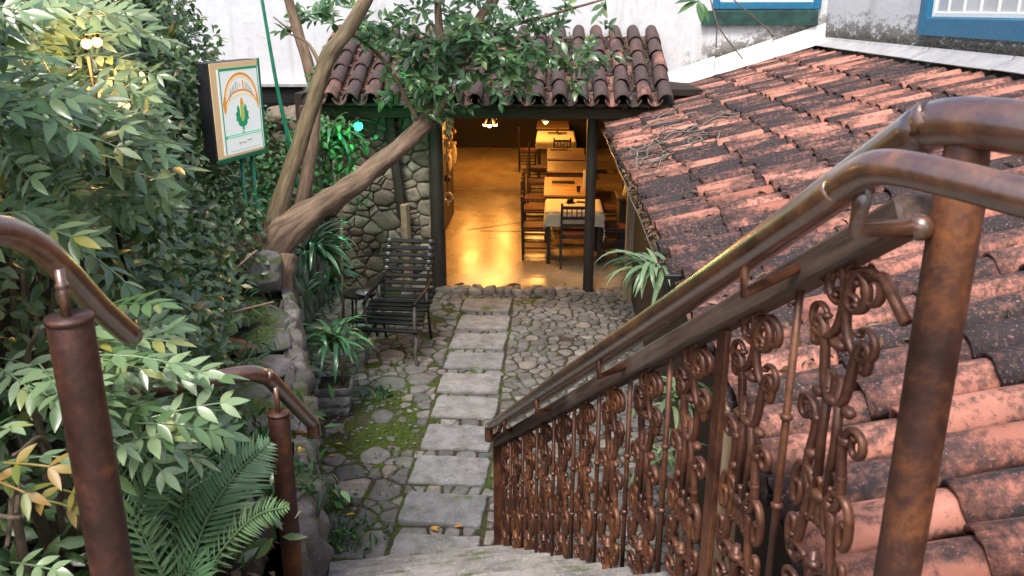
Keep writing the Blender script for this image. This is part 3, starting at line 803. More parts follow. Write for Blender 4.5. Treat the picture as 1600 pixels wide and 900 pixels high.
# flashings
def plate(name, quads, mat, parent, off):
    g = G()
    for q in quads: g.add([tuple(Vector(p) - off) for p in q], [tuple(range(len(q)))])
    o = g.build(name, mat, parent, smooth=False)
    m = o.modifiers.new('thick', 'SOLIDIFY'); m.thickness = .008; return o
for (x0, x1) in ((1.50, 2.12), (2.128, 2.84), (2.848, 3.50)):
    za, zb = roof_z(x0) + .135, roof_z(x1) + .135; j = rng.uniform(-.01, .01)
    plate('flashing', [[(x0, 11.36 + j, za), (x1, 11.36, zb), (x1, 11.56, zb + .05), (x0, 11.56, za + .05)], [(x0, 11.56, za + .05), (x1, 11.56, zb + .05), (x1, 11.575, zb + .22), (x0, 11.575, za + .19)]], 'flashing_white', lean, LO)
for k in range(7):
    y1 = 11.34 - k * 1.52; y0 = y1 - 1.5; z = roof_z(3.31) + .14
    plate('flashing', [[(3.31, y0, z), (3.31, y1, z + rng.uniform(-.006, .006)), (3.46, y1, z + .07), (3.46, y0, z + .07)][::-1], [(3.46, y0, z + .07), (3.46, y1, z + .07), (3.475, y1, z + .10), (3.475, y0, z + .10)][::-1]], 'flashing_zinc', lean, LO)

# ---- white plastered house behind and to the right
house = empty('white_house', (3.5, 11.6, 0), label='white plastered house with mould stains and blue window frames', cat='house')
HO = Vector((3.5, 11.6, 0))
def holed_wall(name, mp, us, vs_, hole, depth, parent):
    """wall face over breakpoints us x vs_, leaving cell set hole open, with reveals"""
    g = G()
    def q(a, b, c, d, w0=0.0, w1=None):
        pass
    # fine grid so that the face can be slightly uneven
    for i in range(len(us) - 1):
        for j in range(len(vs_) - 1):
            if (i, j) in hole:
                u0, u1, v0, v1 = us[i], us[i + 1], vs_[j], vs_[j + 1]
                for (a, b) in (((u0, v0), (u1, v0)), ((u1, v0), (u1, v1)), ((u1, v1), (u0, v1)), ((u0, v1), (u0, v0))):
                    g.add([mp(*a, 0), mp(*a, depth), mp(*b, depth), mp(*b, 0)], [(0, 1, 2, 3)])
                continue
            n1 = max(1, int((us[i + 1] - us[i]) / .25)); n2 = max(1, int((vs_[j + 1] - vs_[j]) / .25)); V = []; F = []
            for b in range(n2 + 1):
                for a in range(n1 + 1):
                    u = us[i] + (us[i + 1] - us[i]) * a / n1; v = vs_[j] + (vs_[j + 1] - vs_[j]) * b / n2
                    e = .018 * mnoise.noise(Vector((u * 1.3, v * 1.3, 7))) + .008 * mnoise.noise(Vector((u * 4, v * 4, 1)))
                    V.append(mp(u, v, abs(e)))
            for b in range(n2):
                for a in range(n1): k = b * (n1 + 1) + a; F.append((k, k + 1, k + n1 + 2, k + n1 + 1))
            g.add(V, F)
    return g.build(name, 'white_plaster', parent)
holed_wall('wall', lambda u, v, w_: (u - HO.x, 11.6 + w_ - HO.y, v), [-12, -2.95, 1.45, 2.13, 3.33, 3.56], [2.47, 3.46, 4.9, 7.0], {(3, 1)}, .22, house)
holed_wall('wall', lambda u, v, w_: (3.5 + w_ - HO.x, 11.6 - u - HO.y, v), [-.06, 3.18, 5.85, 13.5], [2.2, 3.30, 4.9, 7.0], {(1, 1)}, .22, house)
boxp('wall', 1.45, 3.56, 11.62, 11.8, 0, 2.47, 'wall_dark', house, off=HO)
boxp('eave_ledge', -12, -2.9, 11.46, 11.6, 2.42, 2.47, 'flashing_zinc', house, off=HO)
boxp('gap_shade_band', -12, -2.9, 11.52, 11.7, 2.20, 2.418, 'black_iron', house, off=HO)  # solid black strip standing in for the shade of the gap below the wall
def window(name, T, wd, ht, fw, bars, label):
    """T maps (u,v,w): u along wall from left, v up from the frame's outer bottom, w out of the wall"""
    wn = empty(name, T(0, 0, 0)); wn.parent = house; wn.location = Vector(T(0, 0, 0)) - HO; O = Vector(T(0, 0, 0)); wn['label'] = label
    def bx(nm, u0, u1, v0, v1, w0, w1, mat):
        a = Vector(T(u0, v0, w0)); b = Vector(T(u1, v1, w1)); lo = Vector([min(a[i], b[i]) for i in range(3)]); hi = Vector([max(a[i], b[i]) for i in range(3)])
        g = G(); s = hi - lo; g.add(*cbox(s.x, s.y, s.z, .008)); return g.build(nm, mat, wn, smooth=False, loc=(lo + hi) / 2 - O)
    bx('frame', 0, fw, 0, ht, -.06, .05, 'blue_paint'); bx('frame', wd - fw, wd, 0, ht, -.06, .05, 'blue_paint')
    bx('frame', fw, wd - fw, 0, fw, -.06, .047, 'blue_paint'); bx('frame', fw, wd - fw, ht - fw, ht, -.06, .047, 'blue_paint')
    iw = wd - 2 * fw; a, b = fw, wd - fw
    for (u0, u1, v0, v1) in ((a, a + .05, fw, ht - fw), (b - .05, b, fw, ht - fw), (a + .05, b - .05, fw, fw + .05), (a + .05, b - .05, ht - fw - .05, ht - fw)):
        bx('casement', u0, u1, v0, v1, -.05, -.005, 'white_paint')
    for k in range(1, bars):
        u = a + iw * k / bars; bx('glazing_bar', u - .014, u + .014, fw + .05, ht - fw - .05, -.045, -.012, 'white_paint')
    for k in range(1, 4):
        v = fw + (ht - 2 * fw) * k / 4; bx('glazing_bar', a + .05, b - .05, v - .012, v + .012, -.04, -.018, 'white_paint')
    bx('pane', a + .02, b - .02, fw + .02, ht - fw - .02, -.035, -.027, 'window_pane')
    return wn
window('window', lambda u, v, w_: (2.05 + u, 11.6 - w_, 3.40 + v), 1.36, 1.6, .085, 6, 'blue framed window above the green board')
boxp('sill_board', 1.92, 3.38, 11.53, 11.6, 3.205, 3.385, 'green_board', house, off=HO)
window('window', lambda u, v, w_: (3.5 - w_, 8.60 - u, 3.17 + v), 3.0, 1.8, .16, 9, 'wide blue framed window above the zinc flashing')

# ---- restaurant front: posts, beam, porch roof, rubble wall, room behind
rest = empty('restaurant_building', (-.4, 10.3, 0), label='timber fronted restaurant with tiled porch roof and amber lit room', cat='building')
RO = Vector((-.4, 10.3, 0))
boxp('floor', -3.0, 3.5, 10.28, 22, -.06, .015, 'burnt_cement', rest, .01, RO)
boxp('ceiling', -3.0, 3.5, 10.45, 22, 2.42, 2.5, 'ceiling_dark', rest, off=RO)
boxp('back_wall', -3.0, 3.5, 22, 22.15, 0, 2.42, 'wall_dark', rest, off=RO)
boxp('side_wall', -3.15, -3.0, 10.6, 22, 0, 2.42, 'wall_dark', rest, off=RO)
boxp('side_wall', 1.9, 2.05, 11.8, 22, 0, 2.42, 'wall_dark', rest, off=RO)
for Y in (12.5, 15, 17.5, 20): boxp('ceiling_beam', -3.0, 1.9, Y - .07, Y + .07, 2.26, 2.418, 'dark_wood', rest, off=RO)
def post(x, y, wd, z1, mat='dark_wood'):
    g = G()
    for i in range(9):
        z = z1 * i / 8
        for k in range(8):
            a = 2 * math.pi * (k + .5) / 8; r = wd / 2 * (1.08 + .10 * mnoise.noise(Vector((math.cos(a) + x * 3, math.sin(a), z * 1.4))))
            g.v.append((math.cos(a) * r, math.sin(a) * r, z))
    g.r = [0] * len(g.v)
    for i in range(8):
        for k in range(8): g.f.append((i * 8 + k, i * 8 + (k + 1) % 8, (i + 1) * 8 + (k + 1) % 8, (i + 1) * 8 + k))
    return g.build('post', mat, rest, loc=Vector((x, y, 0)) - RO)
post(-1.37, 10.25, .17, 2.22); post(.50, 10.22, .125, 2.22); post(-2.78, 10.15, .16, 2.22)
# thin lit door jamb beside the left post, boards of the folded door
for i in range(3): boxp('door_board', -1.49, -1.465, 10.30 + i * .21, 10.50 + i * .21, .03, 2.2, 'table_wood', rest, off=RO)
barobj('beam', Vector((-2.95, 10.12, 2.26)) - RO, Vector((1.28, 10.12, 2.25)) - RO, .16, .13, 'beam_wood', rest, .012)
for i in range(14): x = -2.75 + i * .3; barobj('rafter', Vector((x, 9.93, 2.335)) - RO, Vector((x, 11.55, 2.96)) - RO, .06, .07, 'dark_wood', rest)
g = G(); PA = math.atan2(.67, 1.66); V = [(-2.85, 9.9, 2.375), (1.40, 9.9, 2.375), (1.40, 11.57, 3.05), (-2.85, 11.57, 3.05)]; V2 = [(p[0], p[1], p[2] - .03) for p in V]
g.add([tuple(Vector(p) - RO) for p in V + V2], [(0, 1, 2, 3), (7, 6, 5, 4), (0, 4, 5, 1), (1, 5, 6, 2), (2, 6, 7, 3), (3, 7, 4, 0)])
pr_ = g.build('porch_roof', 'dark_wood', rest, smooth=False)
pc = [tile_mesh('c', .50, .092, .074, .014, 'porch_clay', seed=i + 30).mesh('roof_tile', 'porch_clay') for i in range(4)]
pp = [tile_mesh('p', .50, .088, .10, .013, 'pan_clay', 160, 7, seed=i + 40, flip=True).mesh('pan_tile', 'pan_clay') for i in range(2)]
for c in range(18):
    x = -2.76 + c * .2385
    for r in range(5):
        s = -.10 + r * .385 + rng.uniform(-.012, .012); yy = 9.9 + s * math.cos(PA); zz = 2.40 + s * math.sin(PA)
        if yy > 11.3: continue
        o = inst('roof_tile', pc[(c + r) % 4], pr_, Vector((x + rng.uniform(-.01, .01), yy, zz + .045)) - RO)
        o.rotation_euler = Euler((rng.uniform(-.04, .04), -PA + .03, math.pi / 2 + rng.uniform(-.03, .03)), 'XYZ')
        if c < 17:
            s -= .02; yy = 9.9 + s * math.cos(PA); zz = 2.40 + s * math.sin(PA)
            o = inst('pan_tile', pp[r % 2], pr_, Vector((x + .119, yy, zz + .088)) - RO); o.rotation_euler = (0, -PA + .02, math.pi / 2)
# rubble wall left of the entrance
sw = boxp('stone_wall', -2.82, -1.46, 10.32, 10.6, 0, 2.3, 'mortar', rest, off=RO)
swo = sw.location + RO
Sx, Rx = scatter(lambda u, v: True, (-2.8 * .75, -1.47 * .75, .03, 2.2), 170, .022, .125, (), tries=60, skew=1.6)
for c, r, poly in zip(Sx, Rx, cells(Sx, Rx, [(-2.82 * .75, 0), (-1.46 * .75, 0), (-1.46 * .75, 2.25), (-2.82 * .75, 2.25)], .008)):
    if not poly or area(poly) < .0015: continue
    poly = [(p[0] / .75, p[1]) for p in poly]; c = (c[0] / .75, c[1])
    gm = stone_geo(poly, rng.uniform(.02, .045), lambda u, v, w_: (u, 10.32 - w_, v), .7, .15, -.02, rng.random() * 60, kc=.07)
    if not gm: continue
    V = [tuple(Vector(p) - Vector((c[0], 10.32, c[1]))) for p in gm[0]]
    g = G(); g.add(V, [f[::1] for f in gm[1]]); g.build('stone', 'wall_stone', sw, loc=Vector((c[0], 10.32, c[1])) - swo)
# weathered prop leaning on the rubble wall, in two lengths
barobj('prop', Vector((-1.80, 10.19, .95)) - RO, Vector((-1.90, 10.16, 2.2)) - RO, .13, .11, 'dark_wood', rest, .02)
barobj('prop', Vector((-1.74, 10.14, .1)) - RO, Vector((-1.76, 10.15, 1.15)) - RO, .10, .09, 'pale_plank', rest, .015)
# rough threshold kerb
Sx, Rx = scatter(lambda u, v: True, (-1.55, 1.2, 10.12, 10.32), 34, .045, .09, (), tries=90)
kerb = empty('threshold', Vector((-.2, 10.2, 0)) - RO); kerb.parent = rest; ko = Vector((-.2, 10.2, 0))
for c, r, poly in zip(Sx, Rx, cells(Sx, Rx, [(-1.6, 10.1), (1.25, 10.1), (1.25, 10.34), (-1.6, 10.34)], .014)):
    if not poly or area(poly) < .001: continue
    gm = stone_geo(poly, rng.uniform(.05, .075), lambda u, v, w_: (u, v, w_), .3, .15, -.02, rng.random() * 60)
    if gm: g = G(); g.add([tuple(Vector(p) - Vector((c[0], c[1], 0))) for p in gm[0]], gm[1]); g.build('stone', 'threshold_stone', kerb, loc=Vector((c[0], c[1], 0)) - ko)
loose_rock((-1.56, 10.06, .10), .14, 41, (1, .9, .9), 'grey rock at the foot of the left door post', 'wall_stone')
# joints cut in the room floor
for p, q in (((-1.3, 13.35), (-.05, 14.2)), ((-1.1, 13.3), (.3, 13.32)), ((.3, 13.32), (1.8, 13.3)), ((-2.9, 16.5), (1.8, 16.5))):
    barobj('floor_joint', Vector((*p, .0155)) - RO, Vector((*q, .0155)) - RO, .045, .004, 'black_iron', rest, .001)
# rocky bank below the white wall
bank = empty('rubble_bank', (-3.6, 11.4, 0), label='rough rock face under the white wall behind the tree', cat='rock face'); bo = Vector((-3.6, 11.4, 0))
for i in range(26):
    x = -4.9 + (i % 9) * .25 + rng.uniform(-.05, .05); z = 1.35 + (i // 9) * .33 + rng.uniform(-.05, .05)
    boulder('rock', Vector((x, 11.42 + rng.uniform(-.05, .06), z)) - bo, .21, bank, i + 60, (1, .8, .9), 'wall_stone', .35)

# ================================================================== RAILINGS
RB = Vector((-.305, 4.85, 0)); RT = Vector((.62, 1.33, 0))
RDIR = (RT - RB).normalized()
rail = empty('stair_railing', RB, label='ornate rusty cast iron stair railing with twin pipe handrails and timber top bar', cat='railing')
def rel(p): return tuple(Vector(p[:3]) - RB) + tuple(p[3:])
def pipe(name, pts, r, mat, parent, off, seg=14, n=6):
    P = smooth_path([tuple(Vector(p) - off) for p in pts], n); g = G(); g.add(*tube(P, r, seg)); return g.build(name, mat, parent)
# thick pipe riding on the post heads
pipe('handrail_pipe', [(1.05, .82, 3.225), (.723, 1.189, 3.236), (.64, 1.30, 3.240), (.60, 1.385, 3.225), (.575, 1.48, 3.165), (.33, 2.45, 2.51), (-.10, 4.18, 1.375), (-.25, 4.80, .975), (-.262, 4.85, .945)], .039, 'rusty_pipe', rail, RB)
# thinner pipe on the stair side, bent down at its lower end
p2 = pipe('handrail_pipe', [(.92, .62, 3.165), (.63, 1.007, 3.175), (.538, 1.133, 3.186), (.475, 1.235, 3.186), (.452, 1.32, 3.145), (.425, 1.45, 3.06), (.20, 2.40, 2.45), (-.14, 3.90, 1.50), (-.325, 4.66, 1.005), (-.345, 4.715, .965), (-.352, 4.73, .93), (-.352, 4.733, .86)], .026, 'rusty_pipe', rail, RB, 12)
g = G(); g.add(*tube([rel((-.352, 4.733, .875)), rel((-.30, 4.86, .86))], .011, 8)); g.build('bracket', 'rusty_pipe', rail)
def postgeo(base, top, r, seg=18):
    g = G(); b, t = Vector(base), Vector(top); d = t - b
    pts = [(*b, r)] + [(*(b + d * k / 8), r) for k in range(1, 8)] + [(*(t - Vector((0, 0, .004))), r), (*t, r * .95)]
    g.add(*tube(pts, r, seg)); return g
g = postgeo((0, 0, -.6), (0, 0, .77), .0385); g.add(*tube([(0, 0, .76, .036), (0, 0, .80, .034), (0, 0, .84, .03)], .03, 14)); g.build('post', 'rusty_post', rail, loc=RT - RB + Vector((.014, .0, 2.385)))
g = G(); g.add(*cbox(.055, .055, .86, .006, (0, 0, .42))); g.add(*tube([(0, 0, .84), (.03, 0, .93)], .012, 8)); g.build('post', 'rusty_post', rail, smooth=False)
# intermediate flat post
# timber top bar
b0, b1 = Vector((-.296, 4.83, .80)), Vector((.605, 1.40, 3.085))
barobj('top_bar', b0 - RB, b1 - RB, .07, .06, 'rail_wood', rail, .006)
barobj('iron_strap', b0 - RB - Vector((0, 0, .027)), b1 - RB - Vector((0, 0, .027)), .04, .008, 'cast_iron', rail, .001)
def bar_z(Y): return .80 + (4.83 - Y) * (3.085 - .80) / (4.83 - 1.40)
# little forged brackets joining the thin pipe and the bar
for Y in (1.62, 2.55, 3.45, 4.25):
    t = (4.66 - Y) / (4.66 - 1.45); pp_ = Vector((-.325, 4.66, 1.005)).lerp(Vector((.425, 1.45, 3.06)), t)
    q = Vector((rail_x(Y + .05) - .01, Y + .05, bar_z(Y + .05) + .01))
    g = G(); g.add(*tube([tuple(pp_ - RB - Vector((0, 0, .02))), tuple(pp_ - RB - Vector((0, 0, .085))), tuple(q - RB)], .011, 8)); g.add(*ball(tuple(q - RB), .017, 8, 5)); g.build('bracket', 'cast_iron', rail)
g = G(); g.add(*tube([rel((.478, 1.30, 3.14)), rel((.485, 1.335, 3.07)), rel((.575, 1.325, 3.075))], .016, 10)); g.add(*ball(rel((.58, 1.325, 3.076)), .022, 8, 5)); g.build('bracket', 'rusty_pipe', rail)
# cast scroll baluster (local: x across, z up from 0 at its foot)
def cornu(L, c, k0=0.0, n=34, odd=True):
    s = np.linspace(-L, L, n); th = np.zeros(n); kap = (c * s if odd else c * np.abs(s)) + k0
    th = np.cumsum(kap) * (s[1] - s[0]); th -= th[n // 2]
    x = np.cumsum(np.cos(th)); y = np.cumsum(np.sin(th)); return np.c_[x - x.mean(), y - y.mean()]
def fit(P, cx, cz, wd, ht, rot=0.0, mir=False):
    P = np.array(P); ca, sa = math.cos(rot), math.sin(rot); P = P @ np.array([[ca, sa], [-sa, ca]])
    mn, mx = P.min(0), P.max(0); P = (P - (mn + mx) / 2) / np.maximum(mx - mn, 1e-6) * np.array([wd, ht])
    if mir: P[:, 0] *= -1
    return [(cx + p[0], 0, cz + p[1]) for p in P]
def scroll_baluster():
    g = G(); r = .0068
    Scurve = cornu(3.9, .95, n=60); Ccurve = cornu(3.15, 1.1, .30, n=56, odd=False)
    def put(P, rr=r):
        n = len(P); g.add(*tube([(*p, rr * (1.15 - .45 * abs(2 * i / (n - 1) - 1) ** 2)) for i, p in enumerate(P)], rr, 6)); 
        for p in (P[0], P[-1]): g.add(*ball(p, rr * 1.1, 6, 4))
    # lyre head
    put(fit(Ccurve, -.036, .70, .066, .17, math.pi / 2)); put(fit(Ccurve, .036, .70, .066, .17, math.pi / 2, True))
    put(fit(Ccurve, -.02, .735, .04, .075, -math.pi / 2)); put(fit(Ccurve, .02, .735, .04, .075, -math.pi / 2, True))
    # inner leaves
    put(fit(Scurve, -.03, .575, .062, .15, math.pi / 2 + .3)); put(fit(Scurve, .03, .575, .062, .15, math.pi / 2 + .3, True))
    # twin stems with bosses
    for s in (-1, 1):
        g.add(*tube([(s * .012, 0, .30), (s * .016, 0, .42), (s * .012, 0, .56)], .0075, 6))
        for z in (.36, .44, .50): g.add(*ball((s * .034, 0, z), .013, 8, 5, (1, .7, 1)))
    # long S scrolls
    put(fit(Scurve, -.036, .375, .072, .20, math.pi / 2 - .25)); put(fit(Scurve, .036, .375, .072, .20, math.pi / 2 - .25, True))
    put(fit(Scurve, -.034, .205, .07, .18, math.pi / 2 + .35, True)); put(fit(Scurve, .034, .205, .07, .18, math.pi / 2 + .35))
    put(fit(Ccurve, -.04, .27, .055, .11, math.pi)); put(fit(Ccurve, .04, .27, .055, .11, math.pi, True))
    put(fit(Ccurve, -.034, .075, .06, .12, math.pi / 2)); put(fit(Ccurve, .034, .075, .06, .12, math.pi / 2, True))
    for z in (.62, .505, .29, .13, .03): g.add(*ball((0, 0, z), .017, 8, 5, (1, .8, .8)))
    g.add(*tube([(0, 0, -.04), (0, 0, .16)], .008, 6)); g.add(*tube([(0, 0, .70), (0, 0, .80)], .007, 6))
    return g.mesh('scroll_baluster', 'cast_iron')
bal = scroll_baluster(); RZ = math.atan2(RDIR.y, RDIR.x)
rod = G(); rod.add(*tube([(0, 0, -.05), (0, 0, .8)], .009, 8))
for z in (.28, .5): rod.add(*ball((0, 0, z), .015, 8, 5, (1, 1, .7)))
rod = rod.mesh('rod', 'cast_iron')
for i in range(11):
    Y = 1.55 + .306 * i
    inst('scroll_baluster', bal, rail, Vector((rail_x(Y), Y, bar_z(Y) - .815)) - RB, (0, 0, RZ), (1.5, 1.5, 1))
    Yr = Y + .153
    if i < 10:
        if i == 1:
            g = G(); g.add(*cbox(.05, .016, 1.2, .003, (0, 0, .2))); o = g.build('flat_bar', 'cast_iron', rail, smooth=False, loc=Vector((rail_x(Yr), Yr, bar_z(Yr) - .83)) - RB); o.rotation_euler = (0, 0, RZ)
        else: inst('rod', rod, rail, Vector((rail_x(Yr), Yr, bar_z(Yr) - .825)) - RB, (0, 0, RZ))
# top scroll's stay to the big post
g = G(); g.add(*tube([rel((.57, 1.55, 2.93)), rel((.585, 1.45, 2.955)), rel((.60, 1.37, 2.90))], .011, 8)); g.build('stay', 'cast_iron', rail)

# ---- left handrails on stout round posts
lr = empty('handrail', (-.815, 1.335, 2.0), label='thick rusty round post with bent pipe handrail rising out of the shrubs', cat='handrail'); LO1 = Vector((-.815, 1.335, 2.0))
postgeo((0, 0, -.4), (0, 0, .90), .0375, 20).build('post', 'rusty_post', lr)
g = G(); g.add(*tube([(0, 0, .893), (0, 0, .899), (0, 0, .903)], .0392, 20)); g.build('cap', 'rusty_post', lr)
g = G(); g.add(*tube([(-.004, 0, .89), (-.006, .005, .985)], .0085, 8)); g.add(*ball((-.006, .005, .955), .012, 8, 5)); g.build('pin', 'rusty_pipe', lr)
pipe('pipe', [(-.90, .98, 3.055), (-.892, 1.224, 3.072), (-.885, 1.30, 3.062), (-.872, 1.36, 3.025), (-.866, 1.42, 2.965), (-.885, 1.55, 2.845), (-.895, 1.68, 2.73)], .025, 'rusty_pipe', lr, LO1)
lr = empty('handrail', (-.955, 2.722, 1.2), label='short rusty round post carrying a bent pipe rail above the fern', cat='handrail'); LO2 = Vector((-.955, 2.722, 1.2))
postgeo((0, 0, -.25), (0, 0, .83), .0375, 20).build('post', 'rusty_post', lr)
g = G(); g.add(*tube([(0, 0, .824), (0, 0, .829), (0, 0, .833)], .0390, 20)); g.build('cap', 'rusty_post', lr)
g = G(); g.add(*tube([(0, 0, .82), (-.002, .0, .93)], .009, 8)); g.build('pin', 'rusty_pipe', lr)
pipe('pipe', [(-1.62, 2.45, 2.18), (-1.309, 2.551, 2.195), (-1.137, 2.614, 2.206), (-1.04, 2.69, 2.196), (-1.005, 2.735, 2.168), (-.99, 2.79, 2.12), (-.975, 3.13, 1.80), (-.972, 3.165, 1.765), (-.971, 3.172, 1.745), (-.971, 3.172, 1.70)], .029, 'rusty_pipe', lr, LO2)
g = G(); g.add(*tube([tuple(Vector((-.971, 3.172, 1.715)) - LO2), tuple(Vector((-1.06, 3.2, 1.70)) - LO2)], .01, 8)); g.build('bracket', 'rusty_pipe', lr)

# ================================================================== COURTYARD THINGS
# ---- slatted garden armchair with iron arms
CR = R(-4)
ch = empty('garden_armchair', (-1.53, 8.17, .015), CR, 'black slatted garden armchair with branch-like iron legs by the rubble wall', 'armchair')
def slat(p, q, w1, w2, up=(0, 0, 1), nm='slat'): return barobj(nm, p, q, w1, w2, 'bench_wood', ch, .006, up)
for i in range(7):                                  # deep seat of loose slats
    y = -.33 + i * .098; z = .40 + .012 * i + (-.03 if i == 0 else 0); x = .29
    slat((-x - (.24 if i == 1 else .06 + rng.uniform(0, .03)), y, z + rng.uniform(-.006, .006)), (x + rng.uniform(0, .03), y, z + rng.uniform(-.006, .006)), .066, .026)
for i in range(9):                                  # reclined back
    t = i / 8; y = .33 + .33 * t; z = .50 + .52 * t; hw = .275 if i > 2 else .30
    n_ = Vector((0, -.53, .30)).normalized()
    slat((-hw - (.05 if i == 6 else 0), y, z), (hw, y, z), .046, .022, up=tuple(n_))
    for s in (-1, 1):
        if i > 3:
            g = G(); g.add(*cbox(.035, .008, .03, .003, (s * .225, y - .014, z + .008))); g.build('bolt_plate', 'dish_tin', ch, smooth=False)
for s in (-1, 1):
    g = G(); g.add(*tube(smooth_path([(s * .225, .29, .40), (s * .225, .34, .52), (s * .225, .50, .76), (s * .225, .67, 1.03)], 3), .012, 6)); g.build('back_stile', 'bench_wood', ch)
    g = G(); g.add(*tube(smooth_path([(s * .25, -.31, .645, .012), (s * .25, -.325, .50, .017), (s * .245, -.31, .36, .018), (s * .262, -.325, .25, .022), (s * .245, -.335, .12, .017), (s * .262, -.34, 0, .02)], 4), .018, 8, .25, seed=s)); g.build('leg', 'grey_bark_stick', ch)
    g = G(); g.add(*tube(smooth_path([(s * .25, -.31, .27, .013), (s * .21, -.2, .34, .012), (s * .17, -.1, .39, .011)], 4), .012, 6)); g.build('brace', 'black_iron', ch)
    g = G(); g.add(*tube(smooth_path([(s * .25, .30, .42, .014), (s * .25, .34, .2, .014), (s * .25, .42, 0, .014)], 4), .014, 8)); g.build('leg', 'black_iron', ch)
    g = G(); g.add(*tube(smooth_path([(s * .25, -.33, .64, .018), (s * .27, -.1, .655, .022), (s * .27, .2, .65, .02), (s * .24, .46, .70, .014)], 4), .015, 8)); g.build('arm_rest', 'bench_wood', ch)
    g = G(); g.add(*tube([(s * .25, .24, .42), (s * .255, .24, .65)], .011, 6)); g.build('arm_post', 'dish_tin', ch)
# low side stand with a tin dish left of the armchair
st = empty('side_stand', (-2.0, 8.55, .02), 0, 'small black iron stand against the armchair holding a tin dish', 'stand')
for a in range(3):
    g = G(); an = a * 2.09 + .4; g.add(*tube([(math.cos(an) * .16, math.sin(an) * .16, 0), (math.cos(an) * .12, math.sin(an) * .12, .5)], .012, 6)); g.build('leg', 'black_iron', st)
g = G(); g.add(*tube([(0, 0, .49), (0, 0, .515)], .17, 16)); g.build('top', 'bench_wood', st, smooth=False)
g = G(); g.add(*tube([(0, 0, 0, .05), (0, 0, .006, .085), (0, 0, .022, .11), (0, 0, .024, .105), (0, 0, .010, .08)], .1, 18, cap=False)); o = g.build('tin_dish', 'dish_tin', None, loc=(-1.92, 8.5, .54))
tag(o, 'shallow tin dish on the stand beside the armchair', 'dish')

# ---- illuminated sign box on green legs
Aq, Bq = Vector((-2.455, 6.20, 0)), Vector((-2.30, 6.815, 0)); sdir = (Bq - Aq).normalized(); snor = Vector((sdir.y, -sdir.x, 0)); SW = (Bq - Aq).length
sg = empty('lit_sign', Aq, math.atan2(sdir.y, sdir.x), 'lit white sign box with orange banner and corn cob, on green legs', 'sign')
# local: x along the face, -y towards the viewer, z up
Z0, Z1 = 2.325, 3.035; HT = Z1 - Z0
def sbox(nm, x0, x1, y0, y1, z0, z1, mat, b=.003): 
    g = G(); g.add(*cbox(x1 - x0, y1 - y0, z1 - z0, b)); return g.build(nm, mat, sg, smooth=False, loc=((x0 + x1) / 2, (y0 + y1) / 2, (z0 + z1) / 2))
sbox('case', 0, SW, .0, .11, Z0, Z1, 'black_metal', .006)
sbox('face', .012, SW - .012, -.006, .004, Z0 + .012, Z1 - .006, 'sign_cream', .001)
sbox('panel', .085, SW - .012, -.010, -.0062, Z0 + .03, Z1 - .055, 'sign_white', .001)
sbox('frame', 0, SW, -.014, .002, Z0 - .022, Z0 + .010, 'green_metal'); sbox('frame', SW - .010, SW + .014, -.014, .002, Z0 - .02, Z1 + .004, 'green_metal')
def flat(nm, polys, mat, y=-.0125):
    g = G()
    for P in polys:
        V = [(SW * (.02 + .96 * p[0]), y, Z0 + HT * p[1]) for p in P] + [(SW * (.02 + .96 * p[0]), y + .002, Z0 + HT * p[1]) for p in P]; n = len(P)
        g.add(V, [tuple(range(n)), tuple(range(2 * n - 1, n - 1, -1))] + [(i, i + n, (i + 1) % n + n, (i + 1) % n) for i in range(n)])
    return g.build(nm, mat, sg, smooth=False)
def arcband(cx, cz, rx, rz, t0, t1, th, n=18):
    o = [(cx + math.cos(R(a)) * rx, cz + math.sin(R(a)) * rz) for a in np.linspace(t0, t1, n)]
    i = [(cx + math.cos(R(a)) * (rx - th * .9), cz + math.sin(R(a)) * (rz - th)) for a in np.linspace(t0, t1, n)]
    return [[o[k], o[k + 1], i[k + 1], i[k]] for k in range(n - 1)]
def rect(x0, x1, z0, z1): return [(x0, z0), (x1, z0), (x1, z1), (x0, z1)]
flat('border', [rect(.15, .975, .905, .932), rect(.15, .168, .05, .905), rect(.962, .975, .05, .905)], 'sign_green')
flat('rule', [rect(.19, .95, .232, .243), rect(.19, .95, .213, .222)], 'sign_mint')
flat('rule_dot', [rect(.175, .20, .21, .238)], 'sign_green', -.0130)
flat('banner', arcband(.57, .58, .365, .30, 12, 168, .028) + arcband(.57, .52, .345, .185, 14, 166, .020) + [[(.205, .64), (.245, .66), (.245, .52), (.215, .46), (.19, .50), (.175, .57)], [(.895, .65), (.935, .63), (.945, .54), (.935, .47), (.905, .53)]], 'sign_orange')
flat('banner_edge', arcband(.57, .58, .325, .262, 14, 166, .014), 'sign_yellow', -.0120); flat('banner_edge', arcband(.57, .49, .335, .17, 16, 164, .012), 'sign_yellow', -.0120)
# faded lettering on the banner: only its upright strokes can still be made out
let = []
for a, hgt, wd in [(150, .07, .010), (140, .075, .014), (134, .08, .010), (126, .085, .012), (119, .085, .012), (110, .09, .014), (103, .085, .010), (92, .03, .012), (78, .10, .024), (68, .085, .010), (61, .085, .014), (54, .08, .010), (47, .08, .010), (40, .075, .012), (33, .07, .010)]:
    cx, cz = .57 + math.cos(R(a)) * .29, .515 + math.sin(R(a)) * .235
    let.append((a, rect(cx - wd / 2, cx + wd / 2, cz - hgt / 2, cz + hgt / 2)))
for a, p in let: flat('letter_stroke', [p], 'sign_orange' if a in (78, 92) else 'sign_grey')
flat('corn_cob', [[(.56, .62), (.59, .585), (.605, .54), (.605, .42), (.585, .375), (.56, .36), (.535, .375), (.525, .42), (.525, .54), (.535, .585)]], 'sign_corn', -.0136)
flat('corn_tip', [[(.56, .625), (.592, .585), (.60, .545), (.53, .545), (.535, .59)]], 'sign_orange', -.0142)
